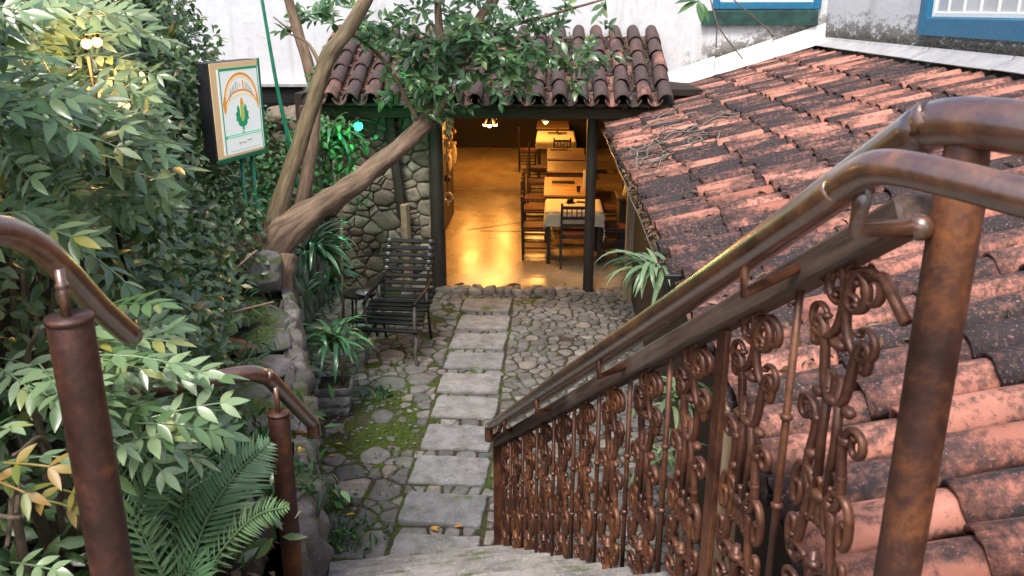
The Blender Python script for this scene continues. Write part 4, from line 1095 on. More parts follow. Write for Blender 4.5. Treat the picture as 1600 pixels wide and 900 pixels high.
lf = [(.56, .27), (.575, .27), (.578, .31), (.62, .315), (.65, .335), (.66, .37), (.70, .385), (.685, .42), (.70, .455), (.665, .475), (.66, .52), (.63, .545), (.61, .50), (.605, .42), (.56, .36)]
flat('corn_leaf', [lf, [(1.12 - x, z) for x, z in lf][::-1]], 'sign_green', -.0130)
flat('small_print', [rect(.53, .59, .245, .258), rect(.44, .465, .125, .155), rect(.48, .60, .135, .147), rect(.62, .72, .15, .162), rect(.25, .9, .07, .074)], 'sign_grey')
for x in (.42, .58):
    g = G(); g.add(*tube([(x * SW / .64 * .9, .05, Z0 + .01), (x * SW / .64 * .9, .055, 1.25)], .016, 8)); g.build('leg', 'green_metal', sg)
pole = empty('green_stake', (-2.02, 6.95, 1.3), 0, 'tall thin green stake leaning behind the lit sign', 'stake')
g = G(); g.add(*tube(smooth_path([(-.12, .35, .25, .017), (-.2, .32, .9, .018), (-.28, .28, 1.6, .016), (-.36, .25, 2.6, .011)], 5), .016, 9, .12)); g.build('stem', 'green_metal', pole)

# ---- lamps
def lamp(name, loc, label, cat, mat, r, color, energy, body, rad=.05):
    e = empty(name, loc, 0, label, cat)
    for k, p in enumerate(body):
        g = G(); g.add(*ball(p, r, 12, 8)); g.build('bulb', mat, e)
        g = G(); g.add(*tube([(p[0], p[1], p[2] + r * .7), (p[0], p[1], p[2] + r * 1.9)], r * .6, 10)); g.build('socket', 'lamp_metal', e)
    l = bpy.data.lights.new(name + '_light', 'POINT'); l.energy = energy; l.color = color; l.shadow_soft_size = rad
    lo = bpy.data.objects.new(name + '_light', l); lo.location = (body[0][0], body[0][1] - r * 1.6, body[0][2] - r * 1.4); COL.objects.link(lo); lo.parent = e
    return e
lamp('green_bulb', (-1.984, 8.855, 2.251), 'glowing green bulb hanging at the porch corner among leaves', 'lamp', 'bulb_green', .046, (.03, 1, .4), 10, [(0, 0, 0)])
e = lamp('garden_bulb', (-1.85, 3.46, 3.27), 'glowing amber bulb pair nested in the leafy shrub', 'lamp', 'bulb_amber', .019, (1, .5, .15), 5, [(0, 0, 0), (.034, .02, .006)])
g = G(); g.add(*tube([(0, 0, -.05), (.0, .05, -1.3)], .01, 6)); g.build('stem', 'lamp_metal', e)

# ================================================================== THE ROOM
def pendant(loc, label, energy, n=1):
    e = empty('pendant_lamp', loc, 0, label, 'lamp', 'pendant lamps in the room')
    g = G(); g.add(*tube([(0, 0, .09), (0, 0, 2.42 - loc[2])], .006, 6)); g.build('cord', 'lamp_metal', e)
    for k in range(n):
        a = 2 * math.pi * k / n - math.pi / 2; rr = .10 if n > 1 else 0; p = (math.cos(a) * rr, math.sin(a) * rr, 0)
        g = G(); g.add(*tube([(p[0] * .3, p[1] * .3, .12, .02), (p[0] * .7, p[1] * .7, .09, .035), (p[0], p[1], .01, .062), (p[0], p[1], .005, .056), (p[0] * .75, p[1] * .75, .08, .03)], .05, 14, cap=False)); g.build('shade', 'lamp_metal', e)
        g = G(); g.add(*ball((p[0], p[1], .0), .036, 12, 8)); g.build('bulb', 'bulb_warm', e)
    g = G(); g.add(*ball((0, 0, .13), .045, 10, 6, (1, 1, 1.2))); g.build('hub', 'lamp_metal', e)
    l = bpy.data.lights.new('pendant_light', 'POINT'); l.energy = energy * 1.0; l.color = (1, .44, .09); l.shadow_soft_size = .09
    lo = bpy.data.objects.new('pendant_light', l); lo.location = (0, 0, -.07); COL.objects.link(lo); lo.parent = e
    return e
pendant((-.98, 14.0, 1.62), 'three-shade pendant lamp over the open floor', 42, 3)
pendant((-.07, 13.0, 1.80), 'dark shaded pendant over the row of tables', 42)
for (x, y, lb) in ((-1.75, 18.5, 'left'), (-1.02, 18.9, 'mid'), (-.25, 18.3, 'right')):
    pendant((x, y, 2.05), 'small shaded pendant at the far end of the room', 52)
pendant((-.5, 11.6, 2.15), 'small shaded pendant just inside the entrance beam', 52)
# ---- tables
def table(name, x0, x1, y0, y1, label, mat='table_wood', planks=4, z=.76):
    c = Vector(((x0 + x1) / 2, (y0 + y1) / 2, .015)); e = empty(name, c, 0, label, 'table', 'dining tables in a row')
    wd, dp = x1 - x0, y1 - y0
    for k in range(planks):
        y = -dp / 2 + dp * (k + .5) / planks; g = G(); g.add(*cbox(wd, dp / planks - .004, .03, .003)); g.build('plank', mat, e, smooth=False, loc=(0, y, z - .03))
    g = G()
    g.add(*cbox(wd - .12, .02, .08, .002, (0, -dp / 2 + .06, z - .09))); g.add(*cbox(wd - .12, .02, .08, .002, (0, dp / 2 - .06, z - .09)))
    g.add(*cbox(.02, dp - .14, .08, .002, (-wd / 2 + .06, 0, z - .09))); g.add(*cbox(.02, dp - .14, .08, .002, (wd / 2 - .06, 0, z - .09))); g.build('apron', 'dark_wood', e, smooth=False)
    for sx in (-1, 1):
        for sy in (-1, 1):
            g = G(); g.add(*cbox(.05, .05, z - .045, .004)); g.build('leg', 'dark_wood', e, smooth=False, loc=(sx * (wd / 2 - .05), sy * (dp / 2 - .05), (z - .045) / 2))
    return e
table('dining_table', -.05, .75, 11.45, 12.25, 'table under the cream cloth nearest the entrance')
table('dining_table', -.08, .66, 12.58, 13.28, 'bare plank table carrying the white menu card')
table('dining_table', -.08, .66, 13.32, 14.05, 'bare plank table with a long dark tray')
table('dining_table', -.04, .67, 14.6, 15.62, 'bare plank table between the tray table and the runner table')
table('dining_table', -.05, .67, 15.9, 17.2, 'bare plank table with a dark runner')
table('dining_table', -.28, .54, 17.95, 19.6, 'pale table with small cross-shaped rack')
table('dining_table', -.32, .45, 20.2, 21.6, 'table at the far end of the row by the back wall')
def cloth(x0, x1, y0, y1, drop, label):
    nx, ny = 22, 22; V = []; F = []
    for j in range(ny + 1):
        for i in range(nx + 1):
            u = -.16 + 1.32 * i / nx; v = -.16 + 1.32 * j / ny
            x = x0 + (x1 - x0) * min(max(u, -.012), 1.012); y = y0 + (y1 - y0) * min(max(v, -.012), 1.012)
            ov = max(0, -u, u - 1) * (x1 - x0) + max(0, -v, v - 1) * (y1 - y0)
            z = .768 - min(ov, .3) * drop; wv = .018 * math.sin(i * 1.9 + j * 1.7) * min(1, ov * 8)
            V.append((x + (wv if u < 0 or u > 1 else 0), y + (wv if v < 0 or v > 1 else 0), z))
    for j in range(ny):
        for i in range(nx): k = j * (nx + 1) + i; F.append((k, k + 1, k + nx + 2, k + nx + 1))
    c = Vector(((x0 + x1) / 2, (y0 + y1) / 2, .76)); g = G(); g.add([tuple(Vector(p) - c + Vector((0, 0, .012))) for p in V], F); o = g.build('tablecloth', 'cloth_cream', None, loc=c)
    return tag(o, label, 'tablecloth')
cloth(-.05, .75, 11.45, 12.25, 1.7, 'cream tablecloth draped over the table nearest the entrance')
cloth(-.28, .54, 17.95, 19.6, .6, 'cream tablecloth on the far pale table')
def small(name, mk, loc, label, cat, mat, rz=0):
    g = G(); 
    for v, f in mk: g.add(v, f)
    o = g.build(name, mat, None, smooth=False, loc=loc); o.rotation_euler = (0, 0, rz); return tag(o, label, cat)
small('napkin_holder', [cbox(.12, .09, .012, .003, (0, 0, .006)), cbox(.1, .01, .05, .002, (0, 0, .03))], (.30, 11.95, .785), 'little dark holder on the cream tablecloth', 'napkin holder', 'bench_wood', .4)
small('coaster', [cbox(.14, .08, .008, .002, (0, 0, .004))], (.46, 12.0, .785), 'flat dark coaster on the cream tablecloth', 'coaster', 'bench_wood', -.3)
small('menu_card', [cbox(.09, .012, .30, .002, (0, 0, .15))], (.56, 12.95, .777), 'upright white menu card standing on a bare table', 'menu card', 'menu_white', .1)
small('serving_tray', [cbox(.36, .10, .02, .004, (0, 0, .01))], (.22, 13.5, .777), 'long narrow dark tray on a bare table', 'tray', 'bench_wood')
small('table_runner', [cbox(.34, .10, .012, .003, (0, 0, .006))], (.18, 16.9, .777), 'short dark runner on a far bare table', 'runner', 'charm_red')
small('wooden_rack', [cbox(.42, .05, .03, .003, (0, 0, .02)), cbox(.05, .3, .03, .003, (0, 0, .045)), cbox(.05, .05, .09, .003, (0, 0, .08))], (.16, 19.0, .79), 'cross-shaped wooden rack on the far pale table', 'rack', 'beam_wood')
small('glass_cup', [tube([(0, 0, 0, .025), (0, 0, .09, .032)], .03, 10)], (.44, 12.75, .777), 'small dark cup beside the menu card', 'cup', 'bottle_glass')
# ---- chairs
def chair(x, y, rz, label):
    e = empty('dining_chair', (x, y, .015), rz, label, 'chair', 'dining chairs around the tables')
    def leg(p, q): barobj('leg', p, q, .032, .032, 'dark_wood', e, .004, up=(0, 1, 0))
    for s in (-1, 1):
        leg((s * .17, -.17, 0), (s * .17, -.17, .44)); leg((s * .17, .18, 0), (s * .165, .20, .92))
    g = G(); g.add(*cbox(.40, .40, .03, .008)); g.build('seat', 'dark_wood', e, smooth=False, loc=(0, 0, .445))
    g = G(); g.add(*cbox(.36, .36, .03, .012)); g.build('cushion', 'red_cushion', e, smooth=False, loc=(0, -.005, .472))
    for z in (.62, .72, .86): barobj('back_rail', (-.165, .20, z), (.165, .20, z), .018, .045, 'dark_wood', e, .004)
    for k in range(4): barobj('spindle', (-.1 + k * .066, .20, .74), (-.1 + k * .066, .20, .85), .014, .014, 'dark_wood', e, .002, up=(0, 1, 0))
    for z in (.18, .3):
        for s in (-1, 1): barobj('stretcher', (s * .17, -.17, z), (s * .17, .18, z), .018, .02, 'dark_wood', e, .003)
    barobj('stretcher', (-.17, -.17, .24), (.17, -.17, .24), .018, .02, 'dark_wood', e, .003)
    return e
chair(.34, 11.42, math.pi, 'dark chair with its back to the entrance at the cream clothed table')
chair(-.18, 11.82, R(90), 'dark chair on the open floor side of the cream clothed table')
chair(.93, 11.8, R(-85), 'dark chair between the cream clothed table and the dark side wall')
chair(-.22, 12.95, R(90), 'dark chair beside the table with the menu card')
chair(-.22, 13.72, R(88), 'dark chair beside the tray table')
chair(-.20, 15.1, R(92), 'dark chair beside the bare table past the tray table')
chair(-.20, 16.5, R(90), 'dark chair beside the runner table')
chair(.25, 17.55, math.pi, 'dark chair backed against the far pale table')
chair(.72, 18.6, R(-90), 'pale lit chair at the inner side of the far pale table')
chair(-.48, 18.7, R(90), 'dark chair on the open side of the far pale table')
chair(.95, 13.0, R(-90), 'dark chair against the side wall by the menu card table')
# ---- counter on the right with two cloths, bottles
cn = empty('side_counter', (1.35, 12.2, .015), 0, 'low dark counter against the right of the room', 'counter')
g = G(); g.add(*cbox(.7, .5, .80, .01, (0, 0, .40))); g.build('body', 'dark_wood', cn, smooth=False)
g = G(); g.add(*cbox(.76, .56, .04, .008, (0, 0, .825))); g.build('top', 'beam_wood', cn, smooth=False)
for i, (x, h) in enumerate([(1.12, .34), (1.40, .28)]):
    g = G(); g.add(*tube([(0, 0, 0, .075), (.01, 0, h * .5, .055), (0, 0, h * .85, .03), (0, 0, h, .034)], .05, 10, .3, seed=i)); o = g.build('folded_cloth', 'cloth_cream', None, loc=(x, 12.1, .865))
    tag(o, ['tall cream folded cloth on the dark counter', 'short cream folded cloth on the dark counter'][i], 'cloth')
# ---- hanging charms inside the left post
def charm(x, y, z0, z1, items, label):
    e = empty('hanging_charm', (x, y, z1), 0, label, 'charm', 'charms hanging inside the door')
    g = G(); g.add(*tube([(0, 0, 2.42 - z1), (0, 0, 0)], .005, 5)); g.build('string', 'lamp_metal', e)
    for k, (z, r, kind, mat) in enumerate(items):
        g = G()
        if kind == 'ring':
            P = [(math.cos(a) * r, 0, z + math.sin(a) * r) for a in np.linspace(0, 2 * math.pi, 15)]; g.add(*tube(P, r * .38, 7))
        elif kind == 'fish': g.add(*ball((0, 0, z), r, 10, 7, (.5, .25, 1.6))); g.add(*cbox(r * .9, r * .2, r * .5, .002, (0, 0, z + r * 1.7)))
        else: g.add(*ball((0, 0, z), r, 9, 6, (1, .8, 1)))
        g.build('bead', mat, e)
C1, C2 = 'charm_ceramic', 'charm_red'
charm(-1.33, 11.0, .8, .95, [(.35, .05, 'ball', C2), (.62, .05, 'ball', C1), (.1, .055, 'ring', C1), (.0, .02, 'ball', C1), (.8, .045, 'ball', C1), (.9, .06, 'ring', C1)], 'string of round ceramic charms with a ring, hanging inside the left post')
charm(-1.42, 12.0, .5, 1.25, [(.1, .09, 'fish', C1), (.5, .06, 'ball', C2)], 'fish-shaped pale charm on a string')
charm(-1.50, 13.3, .5, 1.20, [(.05, .10, 'fish', C1), (.4, .05, 'ball', 'charm_red')], 'leaf-shaped pale charm deeper in the room')
charm(-1.38, 10.75, .5, .45, [(.0, .03, 'ball', 'menu_white'), (.25, .02, 'ball', C1)], 'low white bead on a long string inside the left post')
sb = empty('wall_cabinet', (-2.2, 13.2, .015), 0, 'tall dark cabinet along the left of the room', 'cabinet')
g = G(); g.add(*cbox(1.1, 2.6, 1.9, .01, (0, 0, .95))); g.build('body', 'dark_wood', sb, smooth=False)

# ================================================================== PLANTS
V3 = Vector
# ---- main tree
tree = empty('tree', (-2.30, 6.70, 1.25), 0, 'leaning forked tree with smooth brown limbs rooted on the rocky ledge', 'tree'); TO = V3((-2.30, 6.70, 1.25))
def limb(name, pts, mat='bark', seg=12, wob=.18, n=6, parent=tree, off=TO, seed=0):
    P = smooth_path([tuple(V3(p[:3]) - off) + (p[3],) for p in pts], n); g = G(); g.add(*tube(P, .1, seg, wob, seed=seed)); return wrap_bark(g.build(name, mat, parent), P, seg)
limb('trunk', [(-2.46, 6.62, 1.18, .22), (-2.36, 6.66, 1.44, .18), (-2.20, 6.72, 1.63, .155), (-2.03, 6.82, 1.76, .125), (-1.86, 7.08, 1.86, .102), (-1.67, 7.36, 1.97, .095), (-1.38, 7.82, 2.19, .086), (-1.12, 8.22, 2.44, .082), (-1.02, 8.36, 2.62, .075), (-1.03, 8.44, 2.86, .06)], seg=18, wob=.22)
limb('trunk', [(-2.30, 6.66, 1.45, .13), (-2.25, 6.74, 1.70, .10), (-2.19, 6.80, 1.93, .072), (-2.06, 6.93, 2.32, .066), (-1.90, 7.08, 2.80, .062), (-1.82, 7.15, 3.03, .066), (-1.70, 7.22, 3.2, .06), (-1.52, 7.33, 3.48, .055), (-1.25, 7.45, 4.1, .045), (-1.1, 7.5, 4.8, .03)], 'bark_green', seg=14, wob=.2, seed=4)
limb('trunk', [(-2.20, 7.1, 1.5, .07), (-2.08, 7.35, 2.2, .055), (-2.06, 7.56, 2.62, .052), (-2.10, 7.62, 2.85, .055), (-2.20, 7.72, 3.15, .045), (-2.31, 7.82, 3.48, .042), (-2.5, 7.9, 4.3, .03)], 'bark', wob=.22, seed=8)
limb('branch', [(-1.03, 8.40, 2.78, .05), (-1.06, 8.48, 3.1, .04), (-1.08, 8.5, 3.5, .035), (-1.05, 8.5, 4.4, .02)], wob=.15)
limb('branch', [(-1.0, 8.38, 2.72, .06), (-.82, 8.52, 3.05, .065), (-.66, 8.6, 3.33, .06), (-.52, 8.64, 3.6, .05), (-.3, 8.7, 4.4, .03)], wob=.15)
limb('branch', [(-.80, 8.58, 3.07, .025), (-.379, 8.568, 3.25, .018), (.05, 8.52, 3.37, .014), (.60, 8.48, 3.52, .008)], seg=8)
limb('branch', [(-1.24, 8.05, 2.40, .02), (-1.42, 8.1, 2.75, .024), (-1.60, 8.15, 3.0, .022), (-1.78, 7.9, 3.2, .016)], 'bark_green', seg=8)
limb('branch', [(-.75, 8.6, 3.15, .014), (-.3, 8.5, 3.05, .010), (.2, 8.4, 2.95, .006)], seg=7)
limb('branch', [(-2.07, 7.6, 2.7, .012), (-2.0, 7.6, 2.85, .009), (-1.9, 7.62, 2.9, .005)], seg=6)
limb('branch', [(-2.22, 7.74, 3.2, .016), (-2.32, 7.7, 3.26, .010), (-2.42, 7.7, 3.34, .005)], seg=6)
limb('branch', [(-1.88, 7.1, 2.98, .02), (-2.0, 7.2, 3.14, .012), (-2.2, 7.3, 3.22, .006)], 'bark_green', seg=6)
# buttress roots over the rock
for i, (p, q, r_) in enumerate([((-2.40, 6.60, 1.55), (-2.62, 6.35, 1.35), .07), ((-2.28, 6.52, 1.5), (-2.25, 6.22, 1.28), .075), ((-2.14, 6.62, 1.48), (-2.08, 6.45, 1.05), .075), ((-2.5, 6.7, 1.5), (-2.85, 6.5, 1.6), .06)]):
    p, q = V3(p), V3(q); limb('root', [(*p, r_ * 1.25), (*(p.lerp(q, .5) + V3((-.03, -.02, .07))), r_), (*q, r_ * .55)], wob=.35, seed=i * 3)
# leafy sprays
def spray_mesh(name, nl, L0, W0, mat, tw, seed):
    rs = np.random.default_rng(seed); P, D, N, L, W = [], [], [], [], []
    for k in range(nl):
        t = .15 + .85 * k / (nl - 1); a = (k * 2.4 + rs.normal() * .3); out = .9 if k < nl - 1 else .15
        d = np.array([.55 + .2 * rs.normal(), math.cos(a) * out, math.sin(a) * out * .6 + .1]); nrm = np.array([-.2, 0, 1.0]) + rs.normal(size=3) * .3
        P.append((tw * t, 0, -.12 * tw * t * t)); D.append(d); N.append(nrm); s = rs.uniform(.75, 1.1); L.append(L0 * s); W.append(W0 * s)
    V, F, rv = leaf_arrays(np.array(P), np.array(D), np.array(N), np.array(L), np.array(W), n=4, curl=.22, fold=.25, rnd=rs.random(nl) * .5)
    tv, tf = tube([(0, 0, 0), (tw * .5, 0, -.03 * tw), (tw, 0, -.12 * tw)], .003, 4)
    tf = [f for f in tf if len(f) == 4]
    me = quad_mesh(name, np.r_[V, np.array(tv)], np.r_[F, np.array([f for f in tf]) + len(V)], np.r_[rv, np.zeros(len(tv))], mat); return me
sprays = [spray_mesh('leaf_spray', 8 + i % 3, .135, .056, 'tree_leaf', .22, i) for i in range(9)]
crown = empty('crown', (0, 0, 0)); crown.parent = tree; crown.location = V3((-1.0, 8.4, 3.0)) - TO; CO = V3((-1.0, 8.4, 3.0))
def place_sprays(lst, parent, off, meshes, name='leaf_spray'):
    for (cx, cy, cz, sx, sy, sz, n) in lst:
        for _ in range(n):
            p = V3((rng.gauss(cx, sx), rng.gauss(cy, sy), rng.gauss(cz, sz)))
            if p.z < 2.5 or (p.z < 2.72 and p.x > -.95): continue
            inst(name, rng.choice(meshes), parent, p - off, (Matrix.Rotation(.55, 3, 'X') @ Euler((rng.uniform(-.6, .6), rng.uniform(-.25, .75), rng.uniform(0, 6.28))).to_matrix()).to_euler(), [rng.uniform(.75, 1.12)] * 3)
place_sprays([(-1.16, 8.2, 2.88, .17, .2, .2, 62), (-1.5, 8.2, 3.26, .22, .2, .08, 12), (-.85, 8.4, 3.1, .25, .25, .2, 38), (-.42, 8.4, 3.0, .20, .2, .22, 32), (.12, 8.4, 2.92, .18, .18, .16, 24), (.05, 8.5, 3.3, .25, .15, .10, 9),
              (-1.85, 8.2, 3.36, .25, .25, .07, 14), (-2.15, 8.1, 3.32, .1, .2, .06, 5), (-.62, 8.5, 3.4, .3, .25, .14, 24), (-.9, 8.3, 4.0, .6, .5, .3, 40), (-1.9, 7.6, 4.2, .5, .4, .3, 20), (-2.0, 7.6, 2.92, .03, .03, .03, 1)], crown, CO, sprays)
# dead twigs + leaves reaching in front of the far window
tw_ = empty('overhanging_twig', (1.15, 7.0, 3.75), 0, 'thin twig with bright green leaves hanging before the far blue window', 'twig'); wo_ = V3((1.15, 7.0, 3.75))
for k, P in enumerate([[(1.12, 7.0, 3.95), (1.16, 7.0, 3.7), (1.21, 6.92, 3.46), (1.28, 6.85, 3.26), (1.46, 6.8, 3.04)], [(1.21, 6.92, 3.46), (1.26, 6.9, 3.3), (1.27, 6.9, 3.12)], [(1.16, 7.0, 3.7), (1.35, 6.95, 3.5), (1.62, 6.9, 3.28), (1.7, 6.9, 3.2)], [(1.12, 7.0, 3.6), (1.12, 6.95, 3.45)]]):
    g = G(); g.add(*tube(smooth_path([tuple(V3(p) - wo_) for p in P], 4), .005, 5)); g.build('twig', 'twig_bark', tw_)
for k, (p, d) in enumerate([((1.12, 6.95, 3.46), (-.7, -.1, -.25)), ((1.12, 6.95, 3.46), (.35, -.2, -.45)), ((1.12, 6.95, 3.47), (-.8, 0, .05)), ((1.12, 6.95, 3.47), (.1, -.3, -.5)), ((1.12, 6.95, 3.47), (.4, .1, .3)), ((1.12, 6.95, 3.48), (-.3, .2, .5))]):
    leaves_obj('leaf', [tuple(V3(p) - wo_)], [d], [(0, -.6, 1)], [.19], [.065], 'tree_leaf', tw_, rnd=np.array([.92 - k * .05]))

# ---- pinnate-leaved shrubs
def pinnate_mesh(seed, Lr, pairs, L0, W0, mat='pinnate_leaf', droop=.14):
    rs = np.random.default_rng(seed); P, D, N, L, W = [], [], [], [], []; path = []
    for i in range(9):
        t = i / 8; path.append((Lr * t * (1 - .15 * t), 0, -droop * Lr * t * t))
    def at_(t): return np.array((Lr * t * (1 - .15 * t), 0, -droop * Lr * t * t))
    for k in range(pairs):
        t = .25 + .72 * k / (pairs - 1); tang = at_(t + .01) - at_(t - .01); tang /= np.linalg.norm(tang)
        for s in (-1, 1):
            d = tang * (.55 + .25 * t) + np.array((0, s, 0)) * .85 + np.array((0, 0, -.02 + .12 * rs.normal()))
            P.append(at_(t)); D.append(d); N.append(np.array((-.1, s * -.25, 1.0)) + rs.normal(size=3) * .18)
            q = (.72 + .4 * math.sin(math.pi * (k + .8) / (pairs + .5))) * rs.uniform(.88, 1.1); L.append(L0 * q); W.append(W0 * q * rs.uniform(.9, 1.1))
    P.append(at_(.99)); D.append(at_(1) - at_(.96)); N.append(np.array((0, 0, 1.0))); L.append(L0 * 1.05); W.append(W0)
    V, F, rv = leaf_arrays(np.array(P), np.array(D), np.array(N), np.array(L), np.array(W), n=5, curl=rs.uniform(-.02, .2, len(P)), fold=.22, rnd=rs.random(len(P)) * .3, pw=.8)
    tv, tf = tube(path, .0028, 5); tf = np.array([f for f in tf if len(f) == 4])
    return quad_mesh('leaf', np.r_[V, np.array(tv)], np.r_[F, tf + len(V)], np.r_[rv, np.zeros(len(tv))], mat)
pin = [pinnate_mesh(i, .34 + .02 * (i % 5), 4 + i % 3, .105, .034) for i in range(12)]
pin_s = [pinnate_mesh(i + 40, .25 + .02 * (i % 3), 3 + i % 3, .088, .031) for i in range(8)]
BULB = V3((-1.83, 3.46, 3.27)) - CAMP
def near_bulb(p):      # twigs were cut away in front of the lamp
    q = p - CAMP; c = q.project(BULB); return (q - c).length < .13 and q.length < BULB.length + .15
def shrub(name, base, label, boxes, meshes, dirs, stems=6, mat='twig_bark', scl=(.85, 1.15), roll=(-.1, .7)):
    e = empty(name, base, 0, label, 'shrub'); b = V3(base)
    for i in range(stems):
        bx_ = boxes[i % len(boxes)]; tp = V3((rng.uniform(*bx_[0:2]), rng.uniform(*bx_[2:4]), rng.uniform(*bx_[4:6])))
        g = G(); m = (b + tp) / 2 + V3((rng.uniform(-.1, .1), rng.uniform(-.1, .1), .2))
        g.add(*tube(smooth_path([(0, 0, -.05, .014), (*(m - b), .010), (*(tp - b), .005)], 6), .01, 6)); g.build('stem', mat, e)
    for bx_ in boxes:
        for _ in range(bx_[6]):
            p = V3((rng.uniform(*bx_[0:2]), rng.uniform(*bx_[2:4]), rng.uniform(*bx_[4:6])))
            d = V3(dirs) + V3((rng.gauss(0, .42), rng.gauss(0, .42), rng.gauss(0, .22)))
            yaw = math.atan2(d.y, d.x); pitch = -math.atan2(d.z, math.hypot(d.x, d.y))
            if near_bulb(p + d.normalized() * .2): continue
            inst('leaf', rng.choice(meshes), e, p - b, (rng.uniform(*roll), pitch, yaw), [rng.uniform(*scl)] * 3)
    return e
shrub('pinnate_shrub', (-1.95, 2.75, 1.75), 'large shrub with pale glossy pinnate leaves around the amber bulb', [(-2.3, -1.68, 2.3, 3.5, 2.85, 3.5, 95), (-2.1, -1.58, 1.7, 2.5, 2.85, 3.6, 60), (-1.95, -1.58, 2.4, 3.3, 2.70, 3.2, 60), (-2.5, -1.95, 3.2, 4.0, 2.9, 3.6, 30)], pin, (.85, -.35, .0), 9, scl=(.65, 1.0), roll=(.0, 1.0))
shrub('pinnate_shrub', (-1.45, 2.2, 1.75), 'smaller pinnate-leaved shrub spilling between the two rusty round posts', [(-1.44, -1.16, 1.95, 2.3, 2.34, 2.58, 22), (-1.24, -1.06, 1.95, 2.2, 2.26, 2.42, 9), (-1.6, -1.35, 2.1, 2.6, 2.15, 2.5, 10)], pin_s, (.9, -.15, .05), 5, scl=(.75, 1.0))
shrub('yellowing_shrub', (-1.48, 2.17, 1.70), 'low shrub with yellowing leaves left of the thick rusty post', [(-1.35, -1.12, 1.5, 1.8, 2.2, 2.5, 9)], [pinnate_mesh(80 + i, .14, 3, .055, .022) for i in range(3)], (.6, -.5, .1), 3)
shrub('yellowing_shrub', (-1.30, 1.75, 1.8), 'sprig of three yellow leaves beside the thick rusty post', [(-1.22, -1.1, 1.5, 1.7, 2.32, 2.48, 4)], [pinnate_mesh(90, .11, 2, .055, .019, 'yellow_leaf')], (.8, -.3, .0), 2)
st_ = empty('shrub_stump', (-1.48, 2.2, 1.55), 0, 'stout mossy stem of the shrub left of the rusty post', 'stump')
g = G(); g.add(*tube(smooth_path([(0, 0, -.1, .05), (.0, .02, .12, .045), (-.01, .03, .3, .04), (-.03, .05, .5, .03)], 5), .05, 12, .3)); g.build('stem', 'twig_bark', st_)

# ---- hedge and climbers clothing the bank
def hill_leaves(n, dr, yr, zr, off, L, W, up=.35, keep=None):
    P, D, N = [], [], []
    while len(P) < n:
        d = rng.uniform(*dr); Y = rng.uniform(*yr); h0 = hill(d, Y)
        gx = (hill(d + .02, Y) - hill(d - .02, Y)) / .04
        nr = V3((gx, -.25, 1)).normalized(); o = rng.uniform(*off) * (1 + .8 * mnoise.noise(V3((d * 3, Y * 2.1, h0 * 2.1))))
        p = V3((wx(Y) - .06 - d, Y, h0)) + nr * o
        if not zr[0] < p.z < zr[1]: continue
        if rng.random() > min(1, .25 + gx * .25): continue
        if keep and not keep(p): continue
        P.append(tuple(p)); dd = V3((rng.gauss(.35, .7), rng.gauss(-.25, .7), rng.gauss(-.15, .6))); D.append(tuple(dd))
        N.append(tuple(nr * .6 + V3((rng.gauss(.2, .4), rng.gauss(-.55, .4), rng.gauss(.6, .4)))))
    n = len(P); return P, D, N, nrg.uniform(L * .65, L * 1.25, n), nrg.uniform(W * .7, W * 1.2, n)
hd = leaves_obj('hedge', *hill_leaves(13500, (.42, 2.3), (3.7, 8.3), (1.45, 4.6), (.0, .30), .078, .038), 'hedge_leaf', None, n=3, curl=.2, fold=.3)
tag(hd, 'dense small-leaved hedge clothing the bank behind the lit sign', 'hedge', kind='stuff')
hd = leaves_obj('undergrowth', *hill_leaves(5200, (.3, 2.2), (1.2, 4.0), (1.3, 3.6), (.0, .35), .085, .036), 'hedge_leaf', None, n=3, curl=.2, fold=.3)
tag(hd, 'dark leafy undergrowth behind the rusty round posts', 'undergrowth', kind='stuff')
hd = leaves_obj('ivy', *hill_leaves(2600, (.1, 2.0), (6.9, 11.2), (1.2, 2.6), (.0, .22), .075, .05, keep=lambda p: p.x < -2.25), 'weed_leaf', None, n=3, curl=.15, fold=.2)
tag(hd, 'broad-leaved ivy over the rocks between tree and porch', 'ivy', kind='stuff')
# ---- leaves trailing at the porch corner, under the green bulb
P, D, N = [], [], []
for _ in range(420):
    p = V3((rng.gauss(-2.45, .22), rng.gauss(9.35, .2), rng.uniform(1.35, 2.3))); P.append(tuple(p)); D.append((rng.gauss(.3, .6), rng.gauss(-.5, .6), rng.gauss(-.3, .6))); N.append((rng.gauss(.2, .4), rng.gauss(-.5, .4), rng.gauss(.8, .3)))
cr_ = empty('corner_climber', (-2.6, 9.5, 1.2), 0, 'leafy climber at the porch corner glowing under the green bulb', 'climber'); o = leaves_obj('foliage', np.array(P) - np.array((-2.6, 9.5, 1.2)), D, N, nrg.uniform(.06, .12, len(P)), nrg.uniform(.03, .05, len(P)), 'weed_leaf', cr_, n=3)
for k in range(5):
    g = G(); g.add(*tube(smooth_path([(k * .06 - .1, .1, 0, .012), (k * .08, -.1, .5, .009), (k * .09 + .05, -.15, 1.05, .006)], 4), .01, 6, .2)); g.build('stem', 'twig_bark', cr_)

